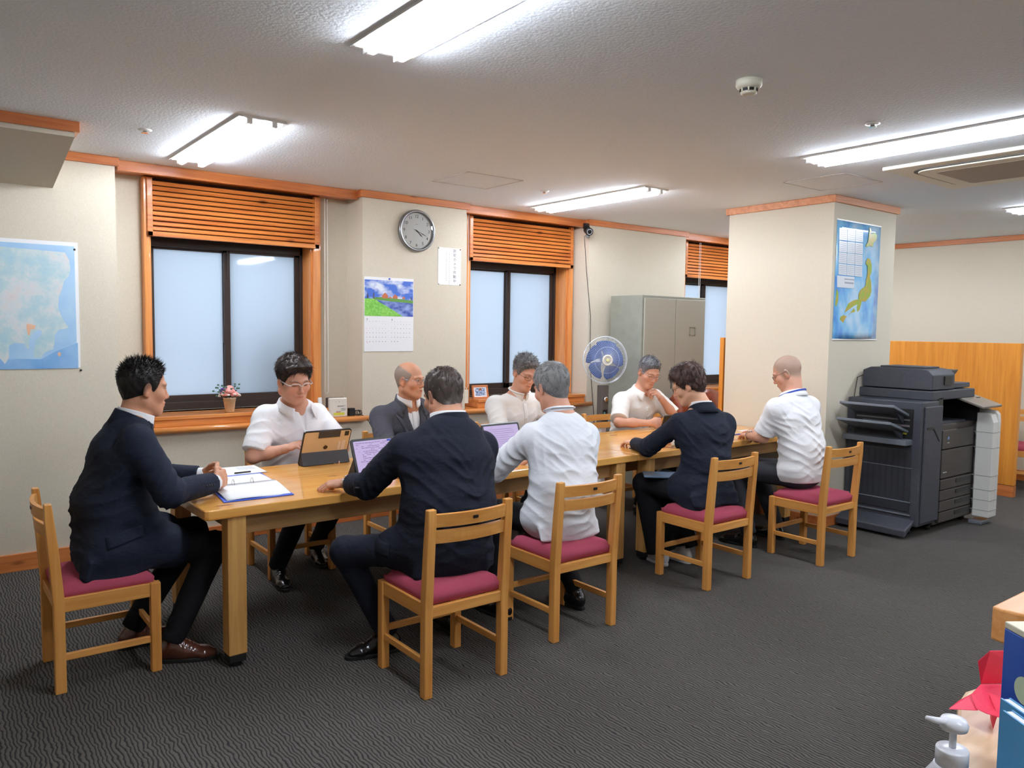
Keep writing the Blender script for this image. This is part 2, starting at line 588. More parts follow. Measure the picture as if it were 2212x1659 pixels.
# sills: an upper shelf at the window, a lower shelf with a round nose over the pier line
for i, (a, c, ca, cc) in enumerate(WIN):
    lo, hi = [(1.025, 2.70), (3.635, 5.01), (6.36, 8.0)][i]
    w = thing('window_%d' % (i+1), None, None, ((a+c)/2, YR, 0))
    w['kind'] = 'structure'
    cx0 = (a+c)/2
    L = lambda x: x-cx0
    yy = lambda y: y-YR
    ob = B().box(L(lo+.001), L(hi-.001), yy(YP-.035), yy(YR), 0.76, 0.80)
    ob.tube([(L(lo-.03), yy(YP-.036), 0.78), (L(hi+.03), yy(YP-.036), 0.78)], 0.0205, 12)
    ob.obj('lower_sill', M_sill, w)
    ob = B().box(L(ca), L(cc), yy(YP+.004), yy(YR), 0.80, 0.845).box(L(ca), L(cc), yy(YP-.006), yy(YR+.09), 0.845, ZB)
    ob.obj('upper_sill', M_sill, w, bevel=0.004)
    # casing: jambs reach from the glass to the front of the casing
    for nm, x0, x1 in (('left_jamb', ca, a), ('right_jamb', c, cc)):
        B().box(L(x0), L(x1), yy(YR-.075), yy(YR), ZB, ZT).obj(nm, M_trimv, w, bevel=0.006)
        xi = (a, a+.012) if nm[0] == 'l' else (c-.012, c)
        B().box(L(xi[0]), L(xi[1]), yy(YR-.05), yy(YR+.12), ZB, ZT).obj('jamb_lining', M_trimv, w)
    # dark sliding sashes
    yo = YR+.10
    f = B()
    for x0, x1, z0, z1 in ((a, a+.035, ZB, ZT), (c-.035, c, ZB, ZT), (a, c, ZB, ZB+.055), (a, c, 2.0, ZT)):
        f.box(L(x0), L(x1), yy(yo), yy(yo+.09), z0, z1)
    f.obj('outer_frame', M_frame, w, bevel=0.003)
    mid = (a+c)/2-.01
    for k, (x0, x1, yb) in enumerate(((a+.03, mid+.02, yo+.045), (mid-.02, c-.03, yo+.012))):
        s_ = B()
        zb, zt = ZB+.04, 2.03
        for (p0, p1, q0, q1) in ((x0, x0+.042, zb, zt), (x1-.042, x1, zb, zt), (x0, x1, zb, zb+.06), (x0, x1, zt-.045, zt)):
            s_.box(L(p0), L(p1), yy(yb), yy(yb+.028), q0, q1)
        so = s_.obj('sash', M_frame, w, bevel=0.002)
        B().box(L(x0+.04), L(x1-.04), yy(yb+.012), yy(yb+.016), zb+.055, zt-.04).obj('pane', M_glass, so)
    B().box(L(mid-.032), L(mid-.018), yy(yo-.006), yy(yo+.03), 1.34, 1.46).box(L(mid-.004), L(mid+.01), yy(yo+.004), yy(yo+.016), 1.80, 2.0).obj('sash_catch', M_metal if i == 9 else M_frame, w, bevel=0.003)
    # louvred head panel
    lv = B()
    z0, z1 = 2.045, 2.425
    yf = YR-.095
    for (p0, p1, q0, q1) in ((ca+.02, ca+.055, z0, z1), (cc-.055, cc-.02, z0, z1), (ca+.02, cc-.02, z0, z0+.032)):
        lv.box(L(p0), L(p1), yy(yf), yy(yf+.03), q0, q1)
    lo_ = lv.obj('louvre_frame', M_louv, w, bevel=0.003)
    sl = B()
    n = 10
    for k in range(n):
        zc = z0+.052+k*(z1-z0-.085)/(n-1)
        sl.prism([(yy(yf+.008), zc-.015), (yy(yf+.0), zc-.011), (yy(yf+.010), zc+.012), (yy(yf+.020), zc+.010)], L(ca+.055), L(cc-.055), 'yz')
    sl.obj('slats', M_louv, lo_)
    B().box(L(ca+.05), L(cc-.05), yy(yf+.034), yy(yf+.04), z0+.02, z1).obj('louvre_gap_shade', mat('shadow_board', rgb(52, 26, 14), 0.9), lo_)  # dark sheet behind the slats, its colour paints the shadow lines between them
# things standing outside against the first window, seen as a blur through the frosting
o = tag(B().box(1.98, 2.36, 6.05, 6.35, 0.0, 1.42).box(2.06, 2.40, 6.0, 6.06, 0.9, 1.28).obj('outdoor_unit', mat('outdoor_grey', rgb(60, 62, 60), 0.8), bevel=0.03), 'dark grey unit outside, blurred behind the right pane of the first window', 'outdoor unit')
struct('floor_outside', B().box(-2, 10, YR+.4, 9.0, -.15, -.02), mat('outdoor_ground', rgb(150, 150, 150), 0.9))
# ------------------------------------------------------------------ ceiling lamps
M_refl = mat('lamp_reflector', rgb(238, 238, 238), 0.5)
def make_lamp():
    t = thing('ceiling_lamp', 'x', 'ceiling lamp')
    f = B()
    for x0, x1, y0, y1 in ((-FW-.008, -FW+.006, -.008, FL+.008), (FW-.006, FW+.008, -.008, FL+.008), (-FW, FW, -.008, .006), (-FW, FW, FL-.006, FL+.008)):
        f.box(x0, x1, y0, y1, -.010, .004)
    f.obj('rim', M_white, t)
    r = B()
    r.box(-FW, -FW+.003, 0, FL, 0, .09).box(FW-.003, FW, 0, FL, 0, .09).box(-FW, FW, 0, .003, 0, .09).box(-FW, FW, FL-.003, FL, 0, .09).box(-FW, FW, 0, FL, .087, .09)
    r.obj('reflector', M_refl, t)
    B().box(-.014, .014, .03, FL-.03, -.016, .087).obj('ballast_cover', M_refl, t, bevel=0.004)
    for sx in (-1, 1):
        tb = B().tube([(sx*.060, .045, -.018), (sx*.060, FL-.045, -.018)], .0225, 16)
        tb.obj('tube', M_tube, t)
        for y0, y1 in ((.003, .045), (FL-.045, FL-.003)):
            B().box(sx*.062-.014, sx*.062+.014, y0, y1, -.034, .087).obj('socket', M_refl, t, bevel=.003)
    return t
lamp0 = make_lamp()
LL = ['lit ceiling lamp cut by the top edge, nearest the camera', 'lit ceiling lamp in front of the left louvred window, seen whole',
      'lit ceiling lamp above the second window, between the clock and the column', 'long lit ceiling lamp at the right, beside the air conditioner',
      'lit ceiling lamp stub at the far right edge behind the air conditioner']
order = {1: 0, 0: 1, 3: 2, 4: 3, 7: 4}
for i, (x, y) in enumerate(FIX):
    lab = LL[order[i]] if i in order else 'lit two-tube ceiling lamp behind the camera or outside the frame'
    o = lamp0 if i == 0 else dup(lamp0, (0, 0, 0))
    place(o, (x, y, H))
    tag(o, lab, 'ceiling lamp', 'two-tube lamps set in the ceiling')

# ------------------------------------------------------------------ ceiling fittings
t = thing('smoke_detector', 'round cream smoke detector with dark slots on the ceiling', 'smoke detector', (2.723, 2.0, H))
B().lathe([(.052, 0), (.052, -.022), (.046, -.030), (.034, -.036)], 32).obj('base', M_cream, t)
b = B()
for k in range(8):
    a = k*PI/4+.2
    b.box(.026, .036, -.008, .008, -.046, -.036, Matrix.Rotation(a, 4, 'Z'))
b.lathe([(.024, -.034), (.024, -.048)], 24)
b.obj('vent_slots', M_black, t)
b = B().lathe([(.032, -.046), (.031, -.053), (.022, -.056)], 28)
for k in range(8):
    b.box(.026, .037, -.003, .003, -.048, -.034, Matrix.Rotation(k*PI/4+.6, 4, 'Z'))
b.obj('cap', M_cream, t)
t = thing('sprinkler', 'small chrome ceiling sprinkler left of the first ceiling lamp', 'sprinkler', (1.006, 4.50, H), group='ceiling sprinklers')
B().lathe([(.034, 0), (.034, -.003), (.02, -.007)], 24).obj('rosette', M_white, t)
B().lathe([(.010, -.005), (.010, -.014), (.018, -.016), (.018, -.018)], 16).obj('deflector', M_chrome, t)
dup(t, (3.73, 2.018, H), 0, 'small chrome ceiling sprinkler above the long right-hand lamp')
dup(t, (3.73, 4.50, H), 0, 'small chrome ceiling sprinkler left of the lamp over the second window')
def hatch(name, x0, x1, y0, y1, lab):
    t = thing(name, lab, 'hatch', ((x0+x1)/2, (y0+y1)/2, H))
    a, c = (x1-x0)/2, (y1-y0)/2
    f = B()
    for p in ((-a, a, -c, -c+.008), (-a, a, c-.008, c), (-a, -a+.008, -c, c), (a-.008, a, -c, c)):
        f.box(*p, -.004, .002)
    f.obj('edge_frame', mat('hatch_alu', rgb(196, 188, 184), 0.5), t)
    B().box(-a+.008, a-.008, -c+.008, c-.008, -.0015, .002).obj('panel', M_ceil, t)
hatch('ceiling_hatch', 2.90, 3.36, 4.28, 4.72, 'square access hatch in the ceiling above the clock pier')
hatch('ceiling_hatch', 4.73, 5.19, 2.72, 3.17, 'square access hatch in the ceiling in front of the column')
# cassette air conditioner
t = thing('air_conditioner', 'white ceiling cassette air conditioner with grey intake at the right', 'air conditioner', (5.22, 2.02, H))
a = .475
b = B()
b.box(-a, a, -a, a, -.022, 0)
b.obj('panel', M_cream, t, bevel=.006)
def rr(h, r, n=6):
    p = []
    for cx_, cy_, a0 in ((h-r, h-r, 0), (-h+r, h-r, 90), (-h+r, -h+r, 180), (h-r, -h+r, 270)):
        for k in range(n+1):
            an = math.radians(a0+90*k/n)
            p.append((cx_+r*math.cos(an), cy_+r*math.sin(an)))
    return p
B().prism(rr(.375, .12), -.026, -.0215).obj('air_slot', mat('slot_dark', rgb(84, 84, 84), .6), t)
B().prism(rr(.352, .10), -.034, -.0255).obj('louvre', M_cream, t, bevel=.003)
b = B().prism(rr(.26, .03), -.036, -.0335)
b.obj('intake_grille', noise_mat('intake', rgb(196, 184, 170), rgb(176, 166, 152), (200, 200, 200), .7), t)

# ------------------------------------------------------------------ chairs
def make_chair():
    t = thing('dining_chair', 'x', 'chair')
    w = .205
    for sx in (-1, 1):
        pr = [(-.2, 0), (-.16, 0), (-.16, .38), (-.178, .60), (-.196, .765), (-.222, .765), (-.222, .70), (-.2, .36)]
        x0, x1 = (w-.037, w) if sx > 0 else (-w, -w+.037)
        B().prism(pr, x0, x1, 'yz').obj('rear_post', M_chair, t, bevel=.004)
        x0, x1 = (w-.037, w) if sx > 0 else (-w, -w+.037)
        B().box(x0, x1, .155, .195, 0, .385).obj('front_leg', M_chair, t, bevel=.004)
        xr = sx*(w-.0185)
        B().box(xr-.011, xr+.011, -.165, .16, .325, .383).obj('side_rail', M_chairy, t, bevel=.003)
        B().box(xr-.009, xr+.009, -.165, .16, .128, .156).obj('side_stretcher', M_chairy, t, bevel=.003)
    B().box(-w+.03, w-.03, .163, .185, .322, .380).obj('front_rail', M_chairx, t, bevel=.003)
    B().box(-w+.03, w-.03, -.193, -.171, .325, .368).obj('back_rail', M_chairx, t, bevel=.003)
    B().box(-w+.03, w-.03, .168, .186, .158, .186).obj('front_stretcher', M_chairx, t, bevel=.003)
    for k, (z0, z1, y0) in enumerate(((.694, .745, -.199), (.628, .678, -.190))):
        g = []
        for i in range(13):
            u = -1+2*i/12
            yb = y0-.028*(1-u*u)
            g.append([(u*(w-.03), yb+.000, z0), (u*(w-.03), yb-.004, z1)])
        s_ = B().quadgrid(g, .016).obj('back_slat', M_chairx, t)
        for p in s_.data.polygons:
            p.use_smooth = False
        if k == 0:
            ym = min(v.co.y for v in s_.data.vertices)
            B().box(-.012, .012, ym-.0008, ym+.004, .715, .727).obj('maker_plate', M_black, s_)
    # cushion: soft slab
    b = B()
    N = 14
    top, bot = [], []
    for i in range(N+1):
        ra, rb = [], []
        for j in range(N+1):
            u, v = -1+2*i/N, -1+2*j/N
            e = max(abs(u), abs(v))
            zz = .438-.030*max(0, (e-.72)/.28)**2.2+.003*(1-u*u)*(1-v*v)
            sx = .188*u*(1 if e < .99 else 1.0)
            ra.append((sx, -.004+.178*v, zz))
            rb.append((sx*.97, -.004+.174*v, .372))
        top.append(ra)
        bot.append(rb)
    b.quadgrid(top)
    b.quadgrid(bot)
    rim = lambda G: [G[i][0] for i in range(N+1)]+[G[N][j] for j in range(1, N+1)]+[G[i][N] for i in range(N-1, -1, -1)]+[G[0][j] for j in range(N-1, 0, -1)]
    r1, r2 = rim(top), rim(bot)
    vs = [Vector(p) for p in r1+r2]
    n = len(r1)
    b._new(vs, [(k, (k+1) % n, n+(k+1) % n, n+k) for k in range(n)], True)
    bmesh.ops.remove_doubles(b.bm, verts=b.bm.verts, dist=1e-5)
    b.obj('seat_cushion', M_seat, t)
    return t
ch = make_chair()
GC = 'oak dining chairs with wine-red seats around the long table'
CH = [((.607, 3.665), -PI/2, 'oak chair at the left end of the table under the young man in navy'),
      ((1.766, 2.772), 0, 'oak chair nearest the camera with two back slats, under the heavy man in navy'),
      ((2.545, 2.903), 0, 'oak chair under the grey-haired man in the pale shirt seen from behind'),
      ((3.737, 2.960), 0, 'oak chair under the short-haired person in the navy jacket'),
      ((4.703, 2.840), 0, 'oak chair with much red seat showing, under the bald man near the copier'),
      ((1.80, 4.54), PI, 'oak chair behind the table under the man with white glasses'),
      ((2.605, 4.57), PI, 'oak chair behind the table under the bald man in the grey suit'),
      ((3.55, 4.62), PI, 'oak chair behind the table under the man in the collarless shirt'),
      ((4.66, 4.62), PI, 'oak chair behind the table under the man with hand on chin')]
for i, (p, rz, lab) in enumerate(CH):
    o = ch if i == 0 else dup(ch, (0, 0, 0))
    place(o, (p[0], p[1], 0), rz)
    tag(o, lab, 'chair', GC)
# one more pushed in behind the table
o = dup(ch, (5.20, 4.55, 0), PI, 'empty oak chair behind the far end of the table, seen low under it', GC)

# ------------------------------------------------------------------ tables
TA = math.radians(1.35)
def table(name, x0, y0, L_, D_, lab, side):
    t = thing(name, lab, 'table', (x0, y0, 0), TA)
    # slightly irregular natural front edge
    def edge(n, ph, amp, y):
        return [(L_*i/n, y+amp*math.sin(i*.9+ph)*.5+amp*.5*math.sin(i*.37+ph*2)) for i in range(n+1)]
    pts = edge(24, side, .006, 0)+edge(24, side+2, .006, D_)[::-1]
    if side == 0:
        pts[0] = (.014, 0)
        pts = [(0, .014)]+pts
        pts[-1] = (.014, D_)
        pts.append((0, D_-.014))
    B().prism(pts, .658, .70).obj('tabletop', M_table, t, bevel=.005)
    a = B()
    inx, iny = .17, .085
    a.box(inx, L_-inx, iny-.014, iny+.014, .565, .658).box(inx, L_-inx, D_-iny-.014, D_-iny+.014, .565, .658)
    a.box(inx-.014, inx+.014, iny, D_-iny, .565, .658).box(L_-inx-.014, L_-inx+.014, iny, D_-iny, .565, .658)
    a.obj('apron', M_apron, t, bevel=.003)
    for lx in (.135, L_-.135):
        for ly in (.055, D_-.055):
            lg = B().box(lx-.04, lx+.04, ly-.04, ly+.04, .055, .658).obj('leg', M_tleg, t, bevel=.005)
            B().box(lx-.036, lx+.036, ly-.036, ly+.036, .022, .055).lathe([(.026, .0), (.026, .022)], 20, (lx, ly, 0)).obj('rubber_foot', M_rubber, lg, bevel=.003)
    return t
tx0, ty0 = .938, 3.284
table('long_table', tx0, ty0, 2.63, .88, 'long honey-coloured pine table on thick oak legs, its left end nearest the camera', 0)
dx = 2.632
table('second_table', tx0+dx*math.cos(TA), ty0+dx*math.sin(TA), 1.86, .88, 'pine table butted to the right end of the long one, by the column', 1.3)
def ty(x, v=0.0):                # y of a point v metres in from the table's near edge
    return ty0+(x-tx0)*math.tan(TA)+v

# ------------------------------------------------------------------ papers, binder, tablets
ZT_ = .7010
def sheet(name, pts, z, m, parent=None, th=.0012):
    return B().prism(pts, z, z+th).obj(name, m, parent)
t = thing('ring_binder', 'open blue ring binder with white pages at the left end of the table', 'binder', (1.2, 3.66, ZT_))
O = (1.2, 3.66)
rel = lambda p: [(a-O[0], c-O[1]) for a, c in p]
B().prism(rel([(1.050, 3.405), (1.362, 3.396), (1.395, 3.70), (1.087, 3.700)]), 0, .003).prism(rel([(1.087, 3.700), (1.395, 3.70), (1.425, 4.0), (1.12, 4.01)]), 0, .003).obj('cover', M_blue, t)
g = []
for i in range(9):
    u = i/8
    row = []
    for j in range(9):
        v = j/8
        x = (1.068+.022*v)*(1-u)+(1.360+.032*v)*u
        y = 3.418+(3.695-3.418)*v
        row.append((x-O[0], y-O[1], .006+.010*math.sin(v*PI*.5)+.004*math.sin(u*5)*(1-v)))
    g.append(row)
B().quadgrid(g, -.004).obj('page_stack', M_paper, t)
g = []
for i in range(9):
    u = i/8
    g.append([(1.092+.018*v/8+(.286+.01*v/8)*u-O[0], 3.705+.26*v/8-O[1], .006+.010*math.cos(v/8*PI*.5)) for v in range(9)])
B().quadgrid(g, -.004).obj('page_stack', M_paper, t)
rg = B().beam((1.10-O[0], 3.70-O[1], .018), (1.385-O[0], 3.70-O[1], .018), .008, .003)
for x in (1.185, 1.275):
    rg.tube([(x-O[0], 3.70-O[1]+.019*math.cos(a), .018+.021*math.sin(a)) for a in np.linspace(-.3, PI+.3, 14)], .0017, 6)
rg.obj('rings', M_chrome, t)
lines = B()
for k in range(7):
    lines.box(-.05, .05+.02*(k % 3), .10+.018*k, .1015+.018*k, .0148, .0152)
o = thing('paper_sheet', 'loose printed sheet of paper beyond the blue binder', 'paper', (1.38, 4.12, ZT_))
sheet('page', [(-.13, -.11), (.085, -.10), (.095, .125), (-.09, .135)], 0, M_paper, o)
b = B()
for k in range(4):
    b.box(-.02, .07, .02+.022*k, .0225+.022*k, .0012, .0015)
b.obj('printed_lines', M_ink, o)
o = tag(B().tube([(1.30, 4.035, ZT_+.0062), (1.385, 4.04, ZT_+.0062)], .004, 8).obj('pen', M_black), 'black pen lying on the loose sheet beyond the binder', 'pen')

def tablet(name, lab, loc, rz, wdt, hgt, tilt, screen, back, fold_on):
    """a tablet leaning back on a folded cover; local -y is the side its screen faces"""
    t = thing(name, lab, 'tablet', loc, rz)
    R_ = Matrix.Rotation(-tilt, 4, 'X')
    def rrect(w, h, r):
        p = []
        for cx_, cy_, a0 in ((w/2-r, h-r, 0), (-w/2+r, h-r, 90), (-w/2+r, r, 180), (w/2-r, r, 270)):
            for k in range(6):
                an = math.radians(a0+90*k/5)
                p.append((cx_+r*math.cos(an), cy_+r*math.sin(an)))
        return p
    B().prism(rrect(wdt, hgt, .014), 0, .010, 'xz', M=R_).obj('case', M_black, t, bevel=.001)
    B().prism([(x, y) for x, y in rrect(wdt-.012, hgt-.012, .010)], .0095, .0108, 'xz', M=R_ @ Matrix.Translation((0, 0, .006))).obj('back_shell', back, t)
    sc_ = B().prism([(x, y) for x, y in rrect(wdt-.026, hgt-.026, .006)], -.0012, .001, 'xz', M=R_ @ Matrix.Translation((0, 0, .013))).obj('screen', screen, t)
    return t, R_, sc_
M_gold = mat('tablet_gold', rgb(206, 178, 138), 0.35, 0.15)
M_fold = noise_mat('cover_grey', rgb(72, 72, 76), rgb(62, 62, 66), (300, 300, 300), .8)
M_scrL = emit('screen_lilac', rgb(196, 178, 226), 0.62)
M_scrW = emit('screen_white', rgb(214, 206, 232), 0.6)
bsdf(M_scrL).inputs['Base Color'].default_value = (.02, .02, .02, 1)
bsdf(M_scrW).inputs['Base Color'].default_value = (.02, .02, .02, 1)
# the golden tablet seen from behind: screen faces +y (turned by pi)
tb, Rt, _s = tablet('tablet', 'gold-backed tablet on a grey folding cover, back towards the camera', (1.815, 4.125, ZT_), PI+.02, .285, .216, math.radians(24), M_scrW, M_gold, True)
b = B().prism([(.012, .002), (.034, .092), (.074, .002)], -.140, .140, 'yz')
b.obj('folded_cover', M_fold, tb, bevel=.0015)
b = B().box(-.075, .055, .0100, .0150, .172, .2185, Rt)
b.obj('hinge_flap', mat('flap', rgb(58, 54, 54), .6), tb, bevel=.002)
b = B().box(-.128, -.102, .0105, .0128, .176, .204, Rt).obj('camera_bump', M_black, tb, bevel=.001)
b = B().box(-.116, -.096, .0107, .0113, .085, .145, Rt).box(-.088, -.074, .0107, .0113, .09, .14, Rt).obj('stickers', mat('sticker', rgb(216, 196, 178), .6), tb)
Mx = Rt @ Matrix.Translation((0, .0112, .108))
b = B().prism([(.012*math.cos(a)*(1+.12*math.cos(2*a)), .013*math.sin(a)) for a in np.linspace(0, 2*PI, 20)[:-1]], 0, .0004, 'xz', M=Mx)
b.prism([(.001, .015), (.007, .021), (.004, .014)], 0, .0004, 'xz', M=Mx)
b.obj('fruit_mark', mat('mark', rgb(84, 66, 48), .3, .6), tb)
# tablet in front of the heavy man
tb, Rt, sc_ = tablet('tablet', 'tablet with a lilac text page, propped in front of the heavy man in navy', (1.925, 3.645, ZT_), .10, .262, .196, math.radians(21), M_scrL, M_black, True)
B().prism([(.012, .002), (.034, .085), (.085, .002)], -.135, .135, 'yz').obj('folded_cover', M_black, tb)
b = B()
random.seed(3)
for k in range(17):
    z = .170-.0090*k
    x = -.105+random.choice([0, .012, .03])
    while x < .095:
        w_ = random.uniform(.004, .02)
        if random.random() < .62:
            b.box(x, x+w_, -.0020, -.0010, z, z+.0026, Rt)
        x += w_+.004
b.obj('screen_text', mat('lilac_text', rgb(120, 88, 142), .5), tb)
B().box(.090, .116, -.0020, -.0010, .170, .181, Rt).obj('screen_badge', mat('screen_blue', rgb(30, 60, 190), .4), tb)
# laptop / tablet before the grey-haired man
tb, Rt, sc_ = tablet('tablet', 'silver-edged tablet with a lilac page, mostly hidden by the pale-shirted man', (2.79, 3.67, ZT_), .06, .29, .216, math.radians(20), M_scrL, M_metal, True)
B().prism([(.012, .002), (.034, .085), (.085, .002)], -.135, .135, 'yz').obj('folded_cover', M_metal, tb)
b = B()
for k in range(12):
    b.box(-.11, .02+.09*random.random(), -.0020, -.0010, .178-.0125*k, .1800-.0125*k, Rt)
b.obj('screen_text', mat('lilac_text2', rgb(150, 130, 178), .5), tb)
b = B().box(-.145, .145, -.001, .0115, .213, .219, Rt).obj('silver_edge', M_metal, tb)
# black tablet by the man resting his chin, seen edge-on and from behind
tb, Rt, sc_ = tablet('tablet', 'black tablet standing before the man with hand on chin', (4.70, 4.08, ZT_), PI-.15, .20, .13, math.radians(22), M_scrW, M_black, True)
# sheet and pen by the bald man
o = thing('paper_sheet', 'white sheet of paper under the hands of the bald man by the column', 'paper', (5.12, 3.62, ZT_))
sheet('page', [(-.10, -.10), (.12, -.14), (.20, .09), (-.03, .12)], 0, M_paper, o)
tag(B().tube([(4.66, 3.53, .712), (4.80, 3.50, .722)], .005, 8).obj('marker', mat('marker_blue', rgb(82, 84, 190), .4)), 'blue marker held by the bald man by the column', 'pen')
tag(B().box(-.13, .13, -.085, .085, -.006, .006).obj('tablet_case', mat('case_steel_blue', rgb(96, 120, 146), .3), bevel=.004, loc=(3.665, 3.215, .582), rot=(0, 0, -.75)), 'slim steel-blue case on the lap of the person in the navy jacket', 'case')
# red folded phone case on the table before the person in navy
tag(B().box(-.03, .03, -.05, .05, 0, .012).obj('notebook', mat('coral', rgb(226, 92, 104), .5), bevel=.003, loc=(4.03, 3.62, ZT_), rot=(0, 0, .3)), 'small coral-red notebook half hidden by the navy jacket sleeve', 'notebook')
tag(B().box(-.006, .006, -.05, .05, 0, .006).obj('ballpoint_pen', M_black, bevel=.002, loc=(3.73, 3.52, ZT_), rot=(0, 0, 1.2)), 'short black pen beside the hand of the navy-jacketed person', 'pen')

# ------------------------------------------------------------------ wall things
t = thing('wall_clock', 'round silver-rimmed wall clock showing about twenty past four', 'clock', (3.158, YP, 2.222))
RC = .163
Mc = WALLM
def wlathe(prof, n=56):
    return B().lathe([(r, z) for r, z in prof], n, M=WALLM)
wlathe([(RC-.006, 0), (RC, .008), (RC, .022), (RC-.006, .034), (RC-.016, .036), (RC-.024, .028), (RC-.024, .012)]).obj('rim', mat('clock_rim', rgb(150, 152, 154), .28, .85), t)
wlathe([(RC-.022, .010), (RC-.022, .014)]).obj('dial', mat('dial', rgb(232, 234, 230), .5), t)
it = []
for k in range(1, 13):
    a = PI/2-k*PI/6
    it.append((str(k), .034, .111*math.cos(a), .111*math.sin(a)))
nm = texts('numerals', it, M_inkd, t, Matrix.Translation((0, -.0143, 0)) @ WALLM)
b = B()
for k in range(60):
    a = k*PI/30
    b.box(.131, .135, -.0006, .0006, 0, .0004, Matrix.Translation((0, -.0143, 0)) @ WALLM @ Matrix.Rotation(a, 4, 'Z'))
b.box(-.012, .012, .050, .052, 0, .0004, Matrix.Translation((0, -.0143, 0)) @ WALLM)
b.obj('minute_marks', M_ink, t)
def hand_(nm, ang, L_, w_, tail, dz):
    a = PI/2-math.radians(ang)
    Mh = Matrix.Translation((0, -.0155-dz, 0)) @ WALLM @ Matrix.Rotation(a, 4, 'Z')
    B().prism([(-tail, -w_*.6), (L_*.7, -w_), (L_, 0), (L_*.7, w_), (-tail, w_*.6)], 0, .001, 'xy', M=Mh).obj(nm, M_inkd, t)
hand_('hour_hand', 130, .070, .0032, .015, 0)
hand_('minute_hand', 112, .095, .0018, .02, .002)
hand_('second_hand', 292, .035, .0006, .05, .004)
wlathe([(.005, .014), (.005, .021)], 16).obj('hub', M_inkd, t)
wlathe([(RC-.0225, .029), (RC-.0225, .0302)], 48).obj('cover_glass', M_clear, t)

# calendar
t = thing('wall_calendar', 'paper wall calendar with a lakeside windmill photograph above two months', 'calendar', (2.925, YP, 0))
cx0, cx1, cz0, cz1, czm = -.213, .213, 1.283, 1.848, 1.553
B().box(cx0, cx1, -.004, -.0008, cz0, cz1).obj('sheets', M_paper, t)
def poly(nm, pts, m, yo=-.0046, par=None):
    return B().prism([(a, c) for a, c in pts], yo, -.0041, 'xz').obj(nm, m, par or t)
pb, pt = czm, 1.826
PX = lambda u: cx0+.004+(cx1-cx0-.008)*u
PZ = lambda v: pb+(pt-pb)*v
M_skyp = noise_mat('print_sky', rgb(66, 110, 208), rgb(226, 234, 246), (9, 9, 16), .5, lo=.42, hi=.62)
ph = poly('photo_print', [(PX(0), PZ(0)), (PX(1), PZ(0)), (PX(1), PZ(1)), (PX(0), PZ(1))], M_skyp)
poly('water', [(PX(.1), PZ(.0)), (PX(1), PZ(.0)), (PX(1), PZ(.38)), (PX(.6), PZ(.44)), (PX(.22), PZ(.46))], noise_mat('print_water', rgb(52, 76, 168), rgb(150, 172, 220), (14, 14, 30), .4), -.0050, ph)
poly('meadow', [(PX(0), PZ(0)), (PX(.78), PZ(0)), (PX(.62), PZ(.14)), (PX(.36), PZ(.34)), (PX(.18), PZ(.48)), (PX(0), PZ(.48))], noise_mat('print_grass', rgb(112, 190, 70), rgb(150, 214, 96), (60, 60, 60), .6), -.0054, ph)
poly('far_bank', [(PX(.18), PZ(.46)), (PX(.5), PZ(.42)), (PX(1), PZ(.38)), (PX(1), PZ(.46)), (PX(.4), PZ(.53)), (PX(.2), PZ(.52))], mat('print_bank', rgb(98, 150, 66), .6), -.0056, ph)
b = B()
for u, w_, h_ in ((.41, .06, .16), (.62, .05, .12), (.80, .03, .07), (.52, .025, .05)):
    b.prism([(PX(u-w_), PZ(.50)), (PX(u+w_), PZ(.50)), (PX(u+w_), PZ(.50+h_*.5)), (PX(u), PZ(.50+h_)), (PX(u-w_), PZ(.50+h_*.5))], -.0060, -.0041, 'xz')
b.obj('printed_houses', mat('print_roof', rgb(196, 112, 74), .6), ph)
b = B()
for u, s_ in ((.06, .12), (.18, .16), (.96, .06)):
    b.prism([(PX(u-.012), PZ(.48)), (PX(u+.012), PZ(.48)), (PX(u+.006), PZ(.48+s_)), (PX(u-.006), PZ(.48+s_))], -.0063, -.0041, 'xz')
    for a in (.4, .4+PI/2):
        dx_, dz_ = .018*math.cos(a), .018*math.sin(a)
        b.beam((PX(u)-dx_, -.0062, PZ(.48+s_)-dz_), (PX(u)+dx_, -.0062, PZ(.48+s_)+dz_), .0004, .0016, (0, 1, 0))
b.obj('printed_windmills', mat('print_mill', rgb(92, 80, 82), .6), ph)
def month(x0, first, days, nm):
    it = [(nm, .020, x0+.012, 1.527)]
    rd = []
    for d in range(1, days+1):
        c = (first+d-1) % 7
        r = (first+d-1)//7
        if r == 5:
            r = 4
            s_ = 0
        (rd if (c == 0 or (nm == '5' and d in (4, 5, 6))) else it).append((str(d), .0085, x0+.008+c*.0265+(.006 if (first+d-1)//7 == 5 else 0), 1.492-r*.0335-(.008 if (first+d-1)//7 == 5 else 0)))
    return it, rd
T0 = Matrix.Translation((0, -.0042, 0)) @ WALLM
i1, r1 = month(-.20, 5, 31, '5')
i2, r2 = month(.012, 1, 30, '6')
for k, w_ in enumerate(['S', 'M', 'T', 'W', 'T', 'F', 'S']):
    for x0 in (-.20, .012):
        i1.append((w_, .006, x0+.008+k*.0265, 1.512))
texts('dates', i1+i2, M_inkd, t, T0)
texts('sunday_dates', r1+r2, M_red, t, T0)
b = B()
for r in range(6):
    b.box(cx0+.006, cx1-.006, -.0043, -.004, 1.507-r*.0335, 1.5073-r*.0335)
b.obj('ruled_lines', mat('pale_line', rgb(196, 198, 206), .8), t)
B().lathe([(.008, 0), (.006, .008), (.003, .010)], 14, (0, -.004, 1.838), M=WALLM).obj('pin', M_blue, t)

